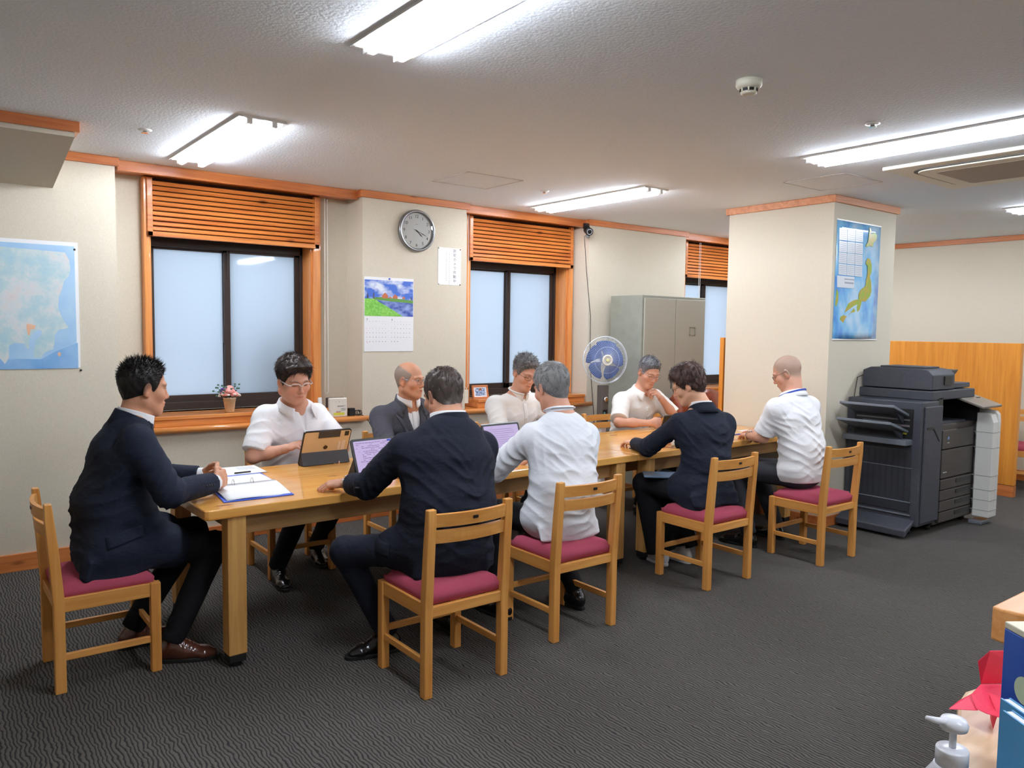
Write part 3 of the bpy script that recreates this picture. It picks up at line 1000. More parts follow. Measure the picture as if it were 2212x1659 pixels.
# notice
t = thing('notice', 'white notice sheet with vertical Japanese writing pinned beside the second window', 'notice', (3.472, YP, 0))
B().box(-.108, .110, -.0022, -.0008, 1.817, 2.114).obj('sheet', M_paper, t)
it = [(c, .030, .050, 2.090-.0345*k) for k, c in enumerate('防犯カメラ作動中')]
texts('headline', it, M_ink, t, Matrix.Translation((0, -.0023, 0)) @ WALLM)
b = B()
random.seed(8)
for x, n in ((-.002, 19), (-.030, 17)):
    for k in range(n):
        z = 2.074-k*.0138
        for q_ in range(3):
            a, c = random.uniform(-.0045, .001), random.uniform(.002, .0045)
            zz = z+random.uniform(-.004, .004)
            b.box(x+a, x+c, -.0026, -.0022, zz, zz+.0009)
        xx = x+random.uniform(-.003, .003)
        b.box(xx, xx+.0009, -.0026, -.0022, z-.004, z+.004)
b.obj('small_print', mat('small_ink', rgb(128, 128, 134), .8), t)
for x, z in ((-.100, 2.108), (.103, 2.106), (-.100, 1.822), (.103, 1.822)):
    B().lathe([(.006, 0), (.004, .006)], 12, (x, -.002, z), M=WALLM).obj('pin', mat('pin_brown', rgb(120, 96, 70), .4) if x > 0 else M_cream, t)

# left wall map
M_sea = noise_mat('map_sea', rgb(160, 200, 234), rgb(184, 216, 240), (5, 5, 5), .35)
M_seam = noise_mat('map_sea_deep', rgb(118, 170, 222), rgb(150, 192, 232), (6, 6, 6), .35)
M_land = mat('map_land', rgb(190, 214, 214), .35)
_n = nd(M_land, 'ShaderNodeTexNoise', Scale=6.0, Detail=10.0, Roughness=.7)
lk(M_land, coords(M_land), _n.inputs['Vector'])
_n2 = nd(M_land, 'ShaderNodeTexVoronoi', Scale=110.0)
lk(M_land, coords(M_land), _n2.inputs['Vector'])
_c1 = ramp(M_land, _n.outputs['Fac'], [(.30, rgb(164, 204, 222)), (.45, rgb(186, 214, 220)), (.55, rgb(214, 222, 224)), (.66, rgb(222, 216, 216)), (.80, rgb(216, 204, 206))])
_c2 = ramp(M_land, _n2.outputs['Distance'], [(.04, (.35, .35, .4, 1)), (.14, (1, 1, 1, 1))])
_m = nd(M_land, 'ShaderNodeMixRGB', blend_type='MULTIPLY')
_m.inputs['Fac'].default_value = .55
lk(M_land, _c1, _m.inputs['Color1'])
lk(M_land, _c2, _m.inputs['Color2'])
lk(M_land, _m.outputs['Color'], bsdf(M_land).inputs['Base Color'])
t = thing('wall_map', 'large pale blue regional map pinned to the left pier, cut by the frame', 'map', (.2, YP, 1.57))
B().box(-.46, .612, -.003, -.0008, -.372, .381).obj('sheet', M_paper, t)
def zp(x, y):       # place of a point of the map print
    return (.42+x/891*.39-.2, (1.935-(y-60)/1450*.745)-1.57)
pr_ = B().box(-.44, .594, -.0038, -.003, -.352, .358).obj('sea_print', M_sea, t)
land = [(-900, 100), (740, 150), (790, 240), (800, 350), (775, 430), (720, 480), (690, 580), (655, 660), (645, 760), (645, 810), (670, 870), (710, 950), (765, 1025), (640, 1050), (590, 1110), (585, 1200), (570, 1275), (470, 1310), (420, 1370), (350, 1370), (340, 1290), (360, 1180), (430, 1110), (440, 1060), (390, 1050), (330, 1100), (290, 1170), (285, 1270), (262, 1260), (240, 1210), (130, 1200), (60, 1230), (55, 1370), (10, 1440), (-100, 1300), (-300, 1330), (-900, 1250)]
B().prism([zp(*p) for p in land], -.0043, -.0037, 'xz').obj('land_print', M_land, pr_)
B().prism([zp(*p) for p in [(-900, 1400), (150, 1380), (420, 1390), (620, 1290), (868, 1200), (868, 1500), (-900, 1500)]], -.0041, -.0037, 'xz').obj('deep_sea_print', M_seam, pr_)
b = B().prism([zp(640+20*math.cos(a), 1332+24*math.sin(a)) for a in np.linspace(0, 2*PI, 14)[:-1]], -.0046, -.0037, 'xz')
b.prism([zp(*p) for p in [(270, 980), (370, 1000), (360, 1040), (310, 1050), (300, 1115), (280, 1110), (265, 1040)]], -.0046, -.0037, 'xz')
b.obj('town_print', mat('map_orange', rgb(236, 190, 160), .4), pr_)
for x, y in ((855, 110), (898, 1525)):
    a = zp(x, y)
    B().lathe([(.007, 0), (.004, .005)], 12, (a[0], -.003, a[1]), M=WALLM).obj('pin', M_black, t)

# column map of Japan with year calendar
t = thing('poster_calendar', 'tall glossy blue poster with a yellow-green island map and small month tables on the column', 'poster', (5.755, 3.20, 1.87))
M_jsea = mat('poster_sea', rgb(96, 170, 228), .12, coat=.5)
_n = nd(M_jsea, 'ShaderNodeTexNoise', Scale=5.0, Detail=4.0)
lk(M_jsea, coords(M_jsea, (1, 1, .7), (0, .6, 0)), _n.inputs['Vector'])
lk(M_jsea, ramp(M_jsea, _n.outputs['Fac'], [(.36, rgb(92, 150, 226)), (.48, rgb(122, 190, 236)), (.62, rgb(180, 214, 240))]), bsdf(M_jsea).inputs['Base Color'])
g = []
for i in range(9):
    x = -.285+.635*i/8
    g.append([(x, -.003-.012*math.exp(-((j/16)**2)*14)*math.sin(i/8*PI), -.442+.885*j/16) for j in range(17)])
B().quadgrid(g, -.001).obj('sheet', M_jsea, t)
B().box(-.288, .353, -.008, -.001, -.452, -.442).obj('bottom_strip', M_white, t)
B().box(-.288, .353, -.006, -.001, .438, .447).obj('top_strip', M_white, t)
def jp(x, y):      # from the zoomed look at the poster
    u = (x-(1150-(y-340)*.042))/430.0
    zt = 350+u*70
    zb = 1505
    return (-.282+u*.625, .44-(y-zt)/(zb-zt)*.88)
YJ = (-.0085, -.0062)
isl = [[(1460, 425), (1475, 450), (1470, 490), (1510, 475), (1535, 500), (1530, 540), (1500, 570), (1490, 610), (1465, 600), (1430, 612), (1420, 600), (1440, 570), (1450, 520), (1455, 470)],
       [(1440, 720), (1465, 730), (1480, 790), (1480, 850), (1462, 900), (1475, 950), (1480, 1040), (1465, 1090), (1420, 1140), (1380, 1140), (1370, 1180), (1360, 1220), (1335, 1250), (1330, 1200), (1340, 1170), (1310, 1180), (1280, 1200), (1240, 1230), (1210, 1250), (1225, 1210), (1250, 1160), (1300, 1130), (1350, 1120), (1350, 1070), (1370, 1030), (1420, 990), (1425, 940), (1440, 880), (1440, 800), (1420, 770)],
       [(1300, 1210), (1315, 1230), (1300, 1260), (1270, 1300), (1258, 1310), (1250, 1270), (1275, 1240)],
       [(1200, 1275), (1235, 1290), (1235, 1340), (1215, 1400), (1200, 1445), (1185, 1400), (1195, 1350), (1165, 1320), (1175, 1290)],
       [(1135, 1020), (1150, 1060), (1148, 1140), (1130, 1190), (1122, 1180), (1128, 1100)]]
M_isl = noise_mat('poster_land', rgb(150, 178, 70), rgb(196, 160, 70), (12, 12, 12), .3)
b = B()
for p in isl:
    b.prism([jp(*q_) for q_ in p], *YJ, 'xz')
b.obj('islands_print', M_isl, t)
b = B()
b2 = B()
for r, (ya, yb_) in enumerate([(430, 545), (555, 660), (665, 768), (775, 880)]):
    for c in range(3):
        xa = 1165+c*78-(ya-340)*.02
        P4 = [jp(xa, ya+c*8), jp(xa+74, ya+8+c*8), jp(xa+72, yb_+8+c*8), jp(xa-2, yb_+c*8)]
        b.prism([(p[0], p[1]) for p in P4][::-1], -.0072, -.0055, 'xz')
        for k in range(1, 6):
            z = P4[0][1]+(P4[3][1]-P4[0][1])*k/6
            b2.box(P4[0][0]+.012, P4[1][0]-.008, -.0076, -.007, z-.0012, z+.0012)
b.prism([jp(*q_) for q_ in [(1140, 890), (1308, 905), (1305, 1015), (1140, 1005)]][::-1], -.0072, -.0055, 'xz')
b.obj('month_tables', mat('table_white', rgb(214, 220, 228), .3), t)
b2.box(.0-.16, -.02, -.0078, -.007, jp(1220, 925)[1]-.004, jp(1220, 925)[1]+.004).box(-.155, -.03, -.0078, -.007, jp(1220, 960)[1]-.006, jp(1220, 960)[1]+.006)
b2.obj('month_print', mat('pale_ink', rgb(150, 156, 168), .6), t)

# blind cords
def cord(name, x, y, z0, z1, lab, w_=.012):
    t = thing(name, lab, 'blind cord', (x, y, z0), 0, 'looped white blind cords')
    pts = [(-w_, 0, z1-z0), (-w_*1.1, 0, .05)]+[(w_*1.3*math.cos(a), 0, .03+.03*math.sin(a)) for a in np.linspace(PI, 2*PI, 9)]+[(w_*1.1, 0, .05), (w_*.7, 0, z1-z0)]
    B().tube(pts, .0022, 6).obj('loop', M_white, t)
    return t
cord('blind_cord', 2.475, 5.52, .965, 2.41, 'white looped blind cord hanging at the right of the left-hand window')
t = cord('blind_cord', 3.685, 5.43, .965, 2.41, 'white looped blind cord at the left of the second window, with a paper tag')
B().box(-.024, .020, -.002, 0, -.125, -.01).obj('paper_tag', M_cream, t)
B().tube([(0, 0, .0), (0, 0, -.02)], .002, 6).obj('tag_clip', M_white, t)
cord('blind_cord', 6.68, 5.45, 1.2, 2.41, 'white looped blind cord in front of the third window above the grey locker')

# ------------------------------------------------------------------ things on the sills
t = thing('flower_pot', 'small ribbed cream pot of pink artificial flowers on the window sill', 'flower pot', (1.725, 5.44, .857))
B().lathe([(.026, .015), (.038, .105), (.040, .105), (.036, .10), (.01, .095)], 28).obj('pot', noise_mat('pot_cream', rgb(246, 236, 208), rgb(232, 216, 182), (60, 60, 60), .6, .4, .003), t)
t.children[0].data.transform(Matrix.Translation((0, 0, 0)))
random.seed(5)
M_pk = noise_mat('petal_pink', rgb(250, 150, 146), rgb(252, 186, 176), (120, 120, 120), .6)
M_pp = mat('petal_violet', rgb(96, 60, 170), .6)
M_wt = mat('petal_white', rgb(240, 232, 224), .6)
M_lf = mat('leaf_green', rgb(74, 116, 96), .6)
def bloom(x, y, z, r, m, nm):
    b = B()
    for k in range(14):
        a, e = random.uniform(0, 2*PI), random.uniform(.1, 1.3)
        b.ball((x+r*.6*math.cos(a)*math.sin(e), y+r*.6*math.sin(a)*math.sin(e), z+r*.6*math.cos(e)), r*.5, 8, 6)
    return b.obj(nm, m, t)
for k in range(9):
    a = k*.7
    rr_ = .0 if k == 0 else .03
    bloom(rr_*math.cos(a), rr_*math.sin(a)*.8, .132+.012*math.cos(k*2)+(.012 if k == 0 else 0), .026, M_pk, 'pink_bloom')
for k in range(4):
    bloom(-.055+.012*k, .0, .145+.012*(k % 2), .011, M_pp, 'violet_bloom')
for k in range(10):
    a = k*PI/5
    bloom(.062*math.cos(a), .045*math.sin(a), .112+.02*random.random(), .009, M_wt, 'white_bloom')
b = B()
for k in range(22):
    a = random.uniform(0, 2*PI)
    r_ = random.uniform(.05, .085)
    p0 = Vector((.02*math.cos(a), .02*math.sin(a), .10))
    p1 = Vector((r_*math.cos(a)-.02, r_*math.sin(a)*.7, .12+random.uniform(0, .075)))
    b.tube([p0, (p0+p1)/2+Vector((0, 0, .012)), p1], [.001, .001, .0006], 4)
    b.ball(p1, .006, 6, 4, (1.3, .6, 1))
b.obj('leaf_sprays', M_lf, t)
t.scale = (1.12, 1.12, 1.08)

t = thing('router', 'white router box with dark side and yellow label, standing on the lower sill', 'router', (2.505, 5.385, .80), 0)
B().box(-.082, .060, -.028, .002, 0, .142).obj('front_shell', mat('router_white', rgb(226, 218, 204), .4), t, bevel=.008)
B().box(-.090, .052, .000, .030, 0, .144).obj('back_shell', mat('router_dark', rgb(74, 62, 60), .45), t, bevel=.008)
B().box(-.050, .036, -.0288, -.0278, .014, .032).obj('yellow_label', mat('label_yellow', rgb(206, 206, 60), .6), t)
b = B()
for z, x0, x1 in ((.082, -.02, .045), (.076, -.02, .03), (.060, .010, .048), (.054, .012, .048), (.048, .01, .044), (.040, -.03, .01), (.112, -.035, -.03), (.112, -.01, .0), (.112, .02, .022)):
    b.box(x0, x1, -.0287, -.0279, z, z+.0022)
b.obj('printed_text', M_ink, t)
B().box(-.03, .005, -.0287, -.0279, .034, .037).obj('red_print', M_red, t)
t = thing('cordless_phone', 'white handset cradle beside the router on the lower sill', 'phone', (2.37, 5.375, .80), .1)
B().prism([(-.045, 0), (.045, 0), (.045, .012), (-.045, .03)], -.028, .028, 'yz').obj('cradle', M_white, t, bevel=.003)
B().prism([(.008, .02), (.022, .02), (.034, .145), (.02, .148)], -.015, .013, 'yz').obj('handset', M_white, t, bevel=.003)
t = thing('power_adapter', 'black power adapter with coiled cable at the end of the lower sill', 'power adapter', (2.625, 5.39, .80))
B().box(-.035, .012, -.02, .02, 0, .058).obj('body', M_rubber, t, bevel=.004)
b = B()
random.seed(4)
for k in range(4):
    cx_, cz_ = .028+.006*k, .022
    b.tube([(cx_+.020*math.cos(a), -.018+.01*math.sin(a*.5+k), cz_+.019*math.sin(a)) for a in np.linspace(0, 2*PI, 18)], .0026, 6)
b.tube([(.045, -.015, .01), (.07, -.04, .0), (.09, -.07, -.03), (.13, -.07, -.10), (.18, -.07, -.17), (.22, -.06, -.30), (.22, -.03, -.60), (.21, -.02, -.785)], .0028, 6)
b.obj('cable', M_rubber, t)
t = thing('photo_frame', 'small wooden frame with a blue picture leaning in the second window', 'photo frame', (3.865, 5.475, .866), -.12)
Rt = Matrix.Rotation(-.22, 4, 'X')
b = B()
for p in ((-.078, .078, 0, .016), (-.078, .078, .102, .118), (-.078, -.062, 0, .118), (.062, .078, 0, .118)):
    b.box(p[0], p[1], -.008, .004, p[2], p[3], Rt)
b.obj('frame', M_trim, t, bevel=.002)
B().box(-.064, .064, -.003, 0, .014, .104, Rt).obj('mount', M_paper, t)
B().box(-.050, .050, -.0036, -.002, .026, .093, Rt).obj('picture', noise_mat('blue_print', rgb(70, 110, 168), rgb(206, 216, 226), (60, 60, 90), .5, lo=.4, hi=.6), t)
B().beam((0, .004, .09), (0, .06, .002), .02, .003).obj('strut', M_trim, t)

# security camera with its cable
t = thing('security_camera', 'black dome-less security camera with a ring of diodes under the picture rail', 'camera', (4.935, YP-.06, 2.37))
b = B().box(-.03, .02, .01, .038, .02, .07).tube([(-.01, .03, .05), (-.005, -.01, .03), (0, -.03, 0)], .012, 10)
b.obj('bracket', M_black, t)
Mo = Matrix.Rotation(math.radians(100), 4, 'X') @ Matrix.Rotation(math.radians(0), 4, 'Y')
dirc = Matrix.Rotation(math.radians(-25), 4, 'Z') @ Matrix.Rotation(math.radians(108), 4, 'X')
B().lathe([(.026, -.05), (.033, -.04), (.036, .03), (.036, .04), (.030, .042)], 28, M=dirc).obj('body', M_black, t)
b = B()
for k in range(12):
    a = k*PI/6
    p = dirc @ Vector((.023*math.cos(a), .023*math.sin(a), .043))
    b.ball(p, .0045, 8, 6)
b.obj('diodes', mat('diode', rgb(205, 208, 214), .2), t)
B().ball(dirc @ Vector((0, 0, .040)), .012, 12, 8).obj('lens', mat('lens', rgb(8, 8, 12), .05), t)
B().lathe([(.016, -.02), (.018, .01), (.008, .014)], 18, (-.005, .0, -.048), M=dirc).obj('microphone', mat('mic_grey', rgb(110, 112, 114), .4), t)
tag(B().tube([(4.93, 5.36, 2.33), (4.935, 5.365, 2.30), (4.97, 5.367, 2.0), (5.03, 5.367, 1.6), (5.035, 5.367, 1.2), (5.07, 5.368, .9), (5.10, 5.368, .67), (5.12, 5.368, .3), (5.12, 5.36, .01)], .0028, 6).obj('cable', M_rubber), 'thin black cable hanging from the security camera down the wall', 'cable')

# ------------------------------------------------------------------ grey locker
M_loc = noise_mat('locker_paint', rgb(146, 148, 136), rgb(138, 140, 128), (12, 12, 12), .42)
M_locs = mat('locker_door', rgb(166, 164, 150), .42)
t = thing('steel_locker', 'tall grey-green two-door steel locker standing against the pier', 'locker', (5.665, 4.90, 0))
wl = .44
B().box(-wl, wl, 0, .40, .0, 1.79).obj('body', M_loc, t, bevel=.004)
for nm, x0, x1 in (('door', -wl+.022, -.003), ('door', .003, wl-.022)):
    d = B().box(x0, x1, -.014, .0, .06, 1.765).obj(nm, M_locs, t, bevel=.003)
    if x0 < 0:
        B().box(-.05, -.03, -.017, -.013, .93, 1.13).box(-.043, -.037, -.024, -.016, .94, 1.12).obj('handle', mat('handle_grey', rgb(120, 120, 116), .35, .6), d, bevel=.002)
    else:
        b = B()
        for p in ((.20, .28, 1.43, 1.437), (.20, .28, 1.503, 1.51), (.20, .207, 1.43, 1.51), (.273, .28, 1.43, 1.51)):
            b.box(p[0], p[1], -.018, -.013, p[2], p[3])
        b.obj('card_holder', M_loc, d)

# ------------------------------------------------------------------ floor fan
t = thing('floor_fan', 'pedestal fan with translucent blue blades in a round clear guard', 'fan', (4.82, 4.96, 0))
zc, RF = 1.208, .205
Mf = Matrix.Translation((0, 0, zc)) @ Matrix.Rotation(math.radians(-22), 4, 'Z') @ WALLM
def ring(r, y, rad, n=48):
    return [Mf @ Vector((r*math.cos(2*PI*k/n), r*math.sin(2*PI*k/n), y)) for k in range(n)]
M_wire = mat('guard_wire', rgb(226, 232, 240), .15, .3)
b = B()
b.tube(ring(RF, .03, 0), .004, 8, closed=True)
b.tube(ring(RF-.004, .015, 0), .003, 8, closed=True)
b.tube(ring(.115, .072, 0), .0012, 6, closed=True)
for k in range(72):
    a = 2*PI*k/72
    pts = []
    for r_, z_ in ((.045, .085), (.09, .082), (.14, .066), (.18, .048), (RF, .03)):
        aa = a+.10*(r_-.045)/.16
        pts.append(Mf @ Vector((r_*math.cos(aa), r_*math.sin(aa), z_)))
    b.tube(pts, .0009, 4, caps=False)
b.obj('front_guard', M_wire, t)
b = B()
for k in range(40):
    a = 2*PI*k/40
    b.tube([Mf @ Vector((r_*math.cos(a), r_*math.sin(a), z_)) for r_, z_ in ((.05, -.06), (.12, -.05), (.18, -.02), (RF, .028))], .0009, 4, caps=False)
b.obj('rear_guard', M_wire, t)
B().lathe([(.048, .078), (.048, .088), (.036, .093), (.034, .086)], 36, M=Mf).obj('badge_ring', mat('badge_cream', rgb(236, 230, 214), .3), t)
b = B()
for k in range(16):
    b.box(.017, .033, -.0014, .0014, .085, .090, Mf @ Matrix.Rotation(k*PI/8, 4, 'Z'))
b.obj('badge_spokes', mat('badge_spoke', rgb(196, 196, 206), .3), t)
B().lathe([(.035, .078), (.035, .083)], 30, M=Mf).obj('badge_disc', mat('badge_dark', rgb(74, 78, 86), .4), t)
B().lathe([(.017, .084), (.016, .092), (.010, .094)], 24, M=Mf).obj('badge_centre', mat('badge_yellow', rgb(226, 220, 160), .3), t)
M_bl = mat('blade_blue', rgb(112, 146, 218), .08)
bsdf(M_bl).inputs['Transmission Weight'].default_value = .7
bsdf(M_bl).inputs['IOR'].default_value = 1.1
for k in range(5):
    g = []
    for i in range(9):
        r_ = .035+.135*i/8
        wdt = (.30+.42*math.sin(min(1, i/6)*PI/2))*(1 if i < 7 else (.93 if i == 7 else .80))
        row = []
        for j in range(7):
            u = -1+2*j/6
            a = 2*PI*k/5+wdt*u*.88+.25*(i/8)
            row.append(Mf @ Vector((r_*math.cos(a), r_*math.sin(a), .02-.022*u)))
        g.append(row)
    B().quadgrid(g, .0016).obj('blade', M_bl, t)
B().lathe([(.034, -.01), (.034, .045), (.026, .052)], 28, M=Mf).obj('hub', mat('hub_blue', rgb(90, 110, 180), .3), t)
B().lathe([(.05, -.055), (.058, -.075), (.055, -.15), (.035, -.175)], 28, M=Mf).obj('motor_housing', M_white, t)
B().box(-.032, .048, -.02, .045, .62, .985).obj('control_box', mat('fan_panel', rgb(96, 92, 88), .4), t, bevel=.004)
B().lathe([(.026, .0), (.024, .016), (.014, .018)], 24, (.008, -.02, .86), M=WALLM).obj('knob', M_chrome, t)
B().box(-.016, .032, -.024, -.02, .68, .77).obj('switch_plate', M_black, t)
B().box(-.010, .004, -.028, -.022, .70, .72).box(-.010, .004, -.028, -.022, .73, .75).box(.01, .024, -.028, -.022, .70, .72).obj('switches', mat('switch_teal', rgb(90, 170, 190), .3), t)
B().box(-.02, .036, -.01, .035, .02, .64).obj('post', M_white, t, bevel=.004)
B().lathe([(.19, 0), (.19, .012), (.17, .024), (.04, .032)], 40, (.008, .01, 0)).obj('base', M_white, t)

# ------------------------------------------------------------------ copier
M_cd = noise_mat('copier_dark', rgb(64, 66, 74), rgb(58, 60, 68), (40, 40, 40), .5)
M_cb = noise_mat('copier_brown', rgb(72, 66, 62), rgb(66, 60, 56), (40, 40, 40), .5)
M_cg = mat('copier_tray', rgb(112, 118, 126), .35)
M_cw = mat('copier_white', rgb(216, 214, 208), .4)
t = thing('copier', 'large dark office copier with white front panel and output trays by the column', 'copier', (5.70, 2.62, 0))
# local: x to the right, y into the room's depth, 0..; left face at x=0 with the finisher trays
fin = B()
pf = [(0, .0), (.24, .0)]+[(.24+.05*math.sin(a), .05-.05*math.cos(a)) for a in np.linspace(.2, PI/2, 6)]+[(.29, .56), (0, .56)]
fin.prism(pf, .08, .985, 'xy')
fo = fin.obj('finisher', M_cd, t, bevel=.008)
B().box(-.006, .0, .06, .52, .18, .66).obj('side_panel', mat('panel_dark', rgb(44, 46, 52), .45), fo, bevel=.003)
b = B()
for z, h_ in ((.25, .006), (.155, .008), (.50, .004)):
    b.box(-.010, -.002, .05, .53, z, z+h_)
b.obj('panel_ribs', M_cg, fo)
b = B()
for k in range(9):
    b.box(-.0085, -.005, .10+.045*k, .115+.045*k, .27, .62)
b.obj('panel_flutes', mat('flute_dark', rgb(38, 40, 46), .5), fo)
B().prism([(0, .10), (-.13, .02), (-.13, .07), (0, .13)], .02, .55, 'xz').obj('floor_bumper', M_cd, fo, bevel=.008)
B().box(-.004, .02, .06, .50, .70, .93).obj('exit_recess', mat('recess_black', rgb(14, 14, 15), .6), fo)
B().box(-.012, -.002, .08, .48, .80, .815).box(-.012, -.002, .08, .48, .845, .855).obj('exit_rollers', mat('roller_grey', rgb(104, 96, 98), .4), fo)
B().box(-.008, .0, .10, .13, .745, .775).obj('warning_label', mat('label_yellow2', rgb(222, 206, 70), .5), fo)
def tray(z0, L_, nm):
    tr = B()
    pts = [(0, z0), (-L_, z0+.075), (-L_, z0+.095), (0, z0+.02)]
    tr.prism(pts, .09, .50, 'xz')
    o_ = tr.obj(nm, M_cg, t, bevel=.004)
    B().prism([(-L_, z0+.096), (-L_*.15, z0+.040), (-L_*.15, z0+.046), (-L_, z0+.102)], .12, .30, 'xz').obj('tray_pad', M_cd, o_, bevel=.003)
    B().prism([(-.02, z0-.055), (-L_*.55, z0+.030), (-.02, z0+.003)], .12, .14, 'xz').obj('tray_bracket', M_cd, o_)
    return o_
tray(.875, .23, 'upper_tray')
tray(.755, .26, 'lower_tray')
B().box(-.10, .01, .06, .54, .672, .712).obj('tray_shelf', M_cg, t, bevel=.004)
# front door of the finisher
B().box(.03, .30, -.012, .001, .10, .95).obj('finisher_door', M_cd, t, bevel=.01)
b = B().prism([(.06, .80), (.16, .80), (.26, .70), (.255, .688), (.158, .785), (.06, .785)], -.016, -.011, 'xz')
b.obj('door_groove', M_black, t)
# main body
B().box(.29, .95, .02, .62, .05, .80).obj('main_body', M_cb, t, bevel=.006)
B().box(.29, .36, .02, .62, .80, 1.0).box(.36, .95, .50, .62, .80, 1.0).box(.90, .95, .0, .62, .80, .985).obj('output_bay', M_black, t)
B().box(.36, .80, .04, .36, .80, .815).obj('bay_tray', M_cd, t)
d = B().box(.33, .86, -.006, .02, .62, .76).box(.33, .86, -.004, .02, .40, .612).obj('front_door', M_cb, t, bevel=.004)
B().lathe([(.012, 0), (.012, .002)], 20, (.42, -.006, .70), M=WALLM).obj('round_mark', mat('mark_blue', rgb(110, 140, 200), .4), d)
B().box(.405, .438, -.0075, -.006, .662, .668).box(.36, .42, -.0065, -.004, .44, .447).obj('maker_lettering', mat('letter_grey', rgb(176, 176, 180), .4), d)
for k in range(4):
    z = .068+.082*k
    dr = B().box(.33, .86, -.006, .02, z, z+.075).obj('paper_drawer', M_cb, t, bevel=.004)
    B().box(.58, .84, -.010, -.002, z+.035, z+.062).obj('grip', M_black, dr)
# white front column on the right
wb = B()
pw = [(-.14, .06), (-.14, .80), (-.135, .86), (-.115, .885), (-.06, .895), (.12, .985), (.60, .985), (.60, .06)]
wb.prism(pw, .95, 1.00, 'yz')
wo = wb.obj('white_side_panel', M_cw, t, bevel=.004)
b = B()
b.prism([(-.14, .06), (-.14, .80), (-.12, .86), (-.09, .87), (-.02, .87), (-.02, .06)], .86, .95, 'yz')
b.obj('white_front_panel', M_cw, t, bevel=.004)
b = B()
for z in (.72, .60, .38, .27, .19, .11):
    b.box(.858, 1.002, -.142, .0, z, z+.003)
b.obj('panel_seams', mat('seam_grey', rgb(140, 138, 134), .6), wo)
# scanner and feeder
B().box(.19, .90, .02, .58, .985, 1.055).obj('scanner', M_cd, t, bevel=.008)
fe = B()
fe.prism([(.03, 1.062), (.03, 1.17), (.06, 1.205), (.12, 1.215), (.50, 1.215), (.56, 1.19), (.56, 1.062)], .20, .56, 'yz')
fo2 = fe.obj('document_feeder', M_cd, t, bevel=.006)
B().prism([(.56, 1.20), (.66, 1.205), (.58, 1.15), (.56, 1.14)], .05, .50, 'xz').obj('feeder_lip', M_cb, fo2, bevel=.003)
B().box(.56, .90, .06, .54, 1.062, 1.10).obj('feeder_cover', M_cd, fo2, bevel=.006)
B().prism([(.60, 1.10), (.74, 1.10), (.70, 1.16), (.66, 1.165)], .15, .45, 'xz').obj('feeder_tray', M_cg, fo2, bevel=.003)
B().box(.25, .50, .12, .45, 1.215, 1.228).obj('feeder_handle', M_cd, fo2, bevel=.004)
B().box(.38, .50, .022, .031, 1.095, 1.16).obj('feeder_grip', M_black, fo2)
# operating panel
Mp = Matrix.Translation((.82, -.01, .955)) @ Matrix.Rotation(math.radians(18), 4, 'X')
B().box(-.15, .19, -.13, .10, .0, .020, Mp).obj('operating_panel', mat('panel_grey', rgb(128, 122, 112), .35), t, bevel=.006)
b = B()
for x, y in ((.33, .08), (.9, .08), (.33, .55), (.9, .55), (.06, .1), (.06, .5)):
    b.tube([(x-.012, y, .025), (x+.012, y, .025)], .025, 14)
    b.box(x-.015, x+.015, y-.015, y+.015, .03, .09)
b.obj('casters', M_black, t)
B().box(.84, 1.0, -.10, .0, .0, .028).obj('foot_stabiliser', M_cg, t, bevel=.006)
tag(B().tube([(5.79, 3.19, .86), (5.80, 3.185, 1.0), (5.84, 3.19, 1.13), (5.93, 3.185, 1.15)], .003, 6).obj('cable', M_rubber), 'thin black cable curving behind the copier against the column', 'cable')

# ------------------------------------------------------------------ partitions, far chair, stool
t = thing('partition_panel', 'tall orange plywood partition standing behind the copier', 'partition', (7.93, 3.40, 0))
B().box(-.03, .03, -.605, .62, .105, 1.40).obj('board', M_part, t, bevel=.003)
B().box(-.033, .033, -.605, .62, 0, .10).obj('plinth', M_trimy, t, bevel=.002)
t = thing('partition_panel', 'narrow wooden partition seen edge-on behind the left side of the column', 'partition', (5.88, 4.18, 0), 0)
B().box(-.44, .42, -.02, .02, 0, 1.42).obj('board', M_part, t, bevel=.003)
# leather armchair
M_lea = noise_mat('brown_leather', rgb(150, 72, 44), rgb(122, 54, 34), (26, 26, 26), .3, .3, .004)
t = thing('leather_armchair', 'brown buttoned leather armchair back behind the navy-jacketed person', 'armchair', (5.86, 4.72, 0), 0)
b = B()
g = []
for i in range(15):
    u = -1+2*i/14
    row = []
    for j in range(13):
        v = j/12
        dep = -.05*math.cos(u*1.2)-.03*abs(math.sin(u*PI*1.5))*abs(math.sin(v*PI*2.0))
        row.append((u*.33, dep+.12*v, .42+v*.47*(1-.10*u*u)))
    g.append(row)
b.quadgrid(g, .09).obj('backrest', M_lea, t)
b = B()
for i in range(3):
    for j in range(2):
        b.ball((-.2+.2*i, -.055+.05*j, .60+.16*j), .012, 8, 6)
b.obj('buttons', M_lea, t)
B().box(-.32, .32, -.42, .02, .30, .45).obj('seat', M_lea, t, bevel=.04)
for sx in (-1, 1):
    B().box(sx*.36-.05, sx*.36+.05, -.42, .05, .25, .62).obj('armrest', M_lea, t, bevel=.03)
b = B()
for k in range(5):
    a = 2*PI*k/5
    b.beam((0, -.2, .09), (.24*math.cos(a), -.2+.24*math.sin(a), .04), .04, .03).ball((.24*math.cos(a), -.2+.24*math.sin(a), .026), .026, 10, 8)
b.tube([(0, -.2, .08), (0, -.2, .30)], .03, 12)
b.obj('swivel_base', M_black, t)
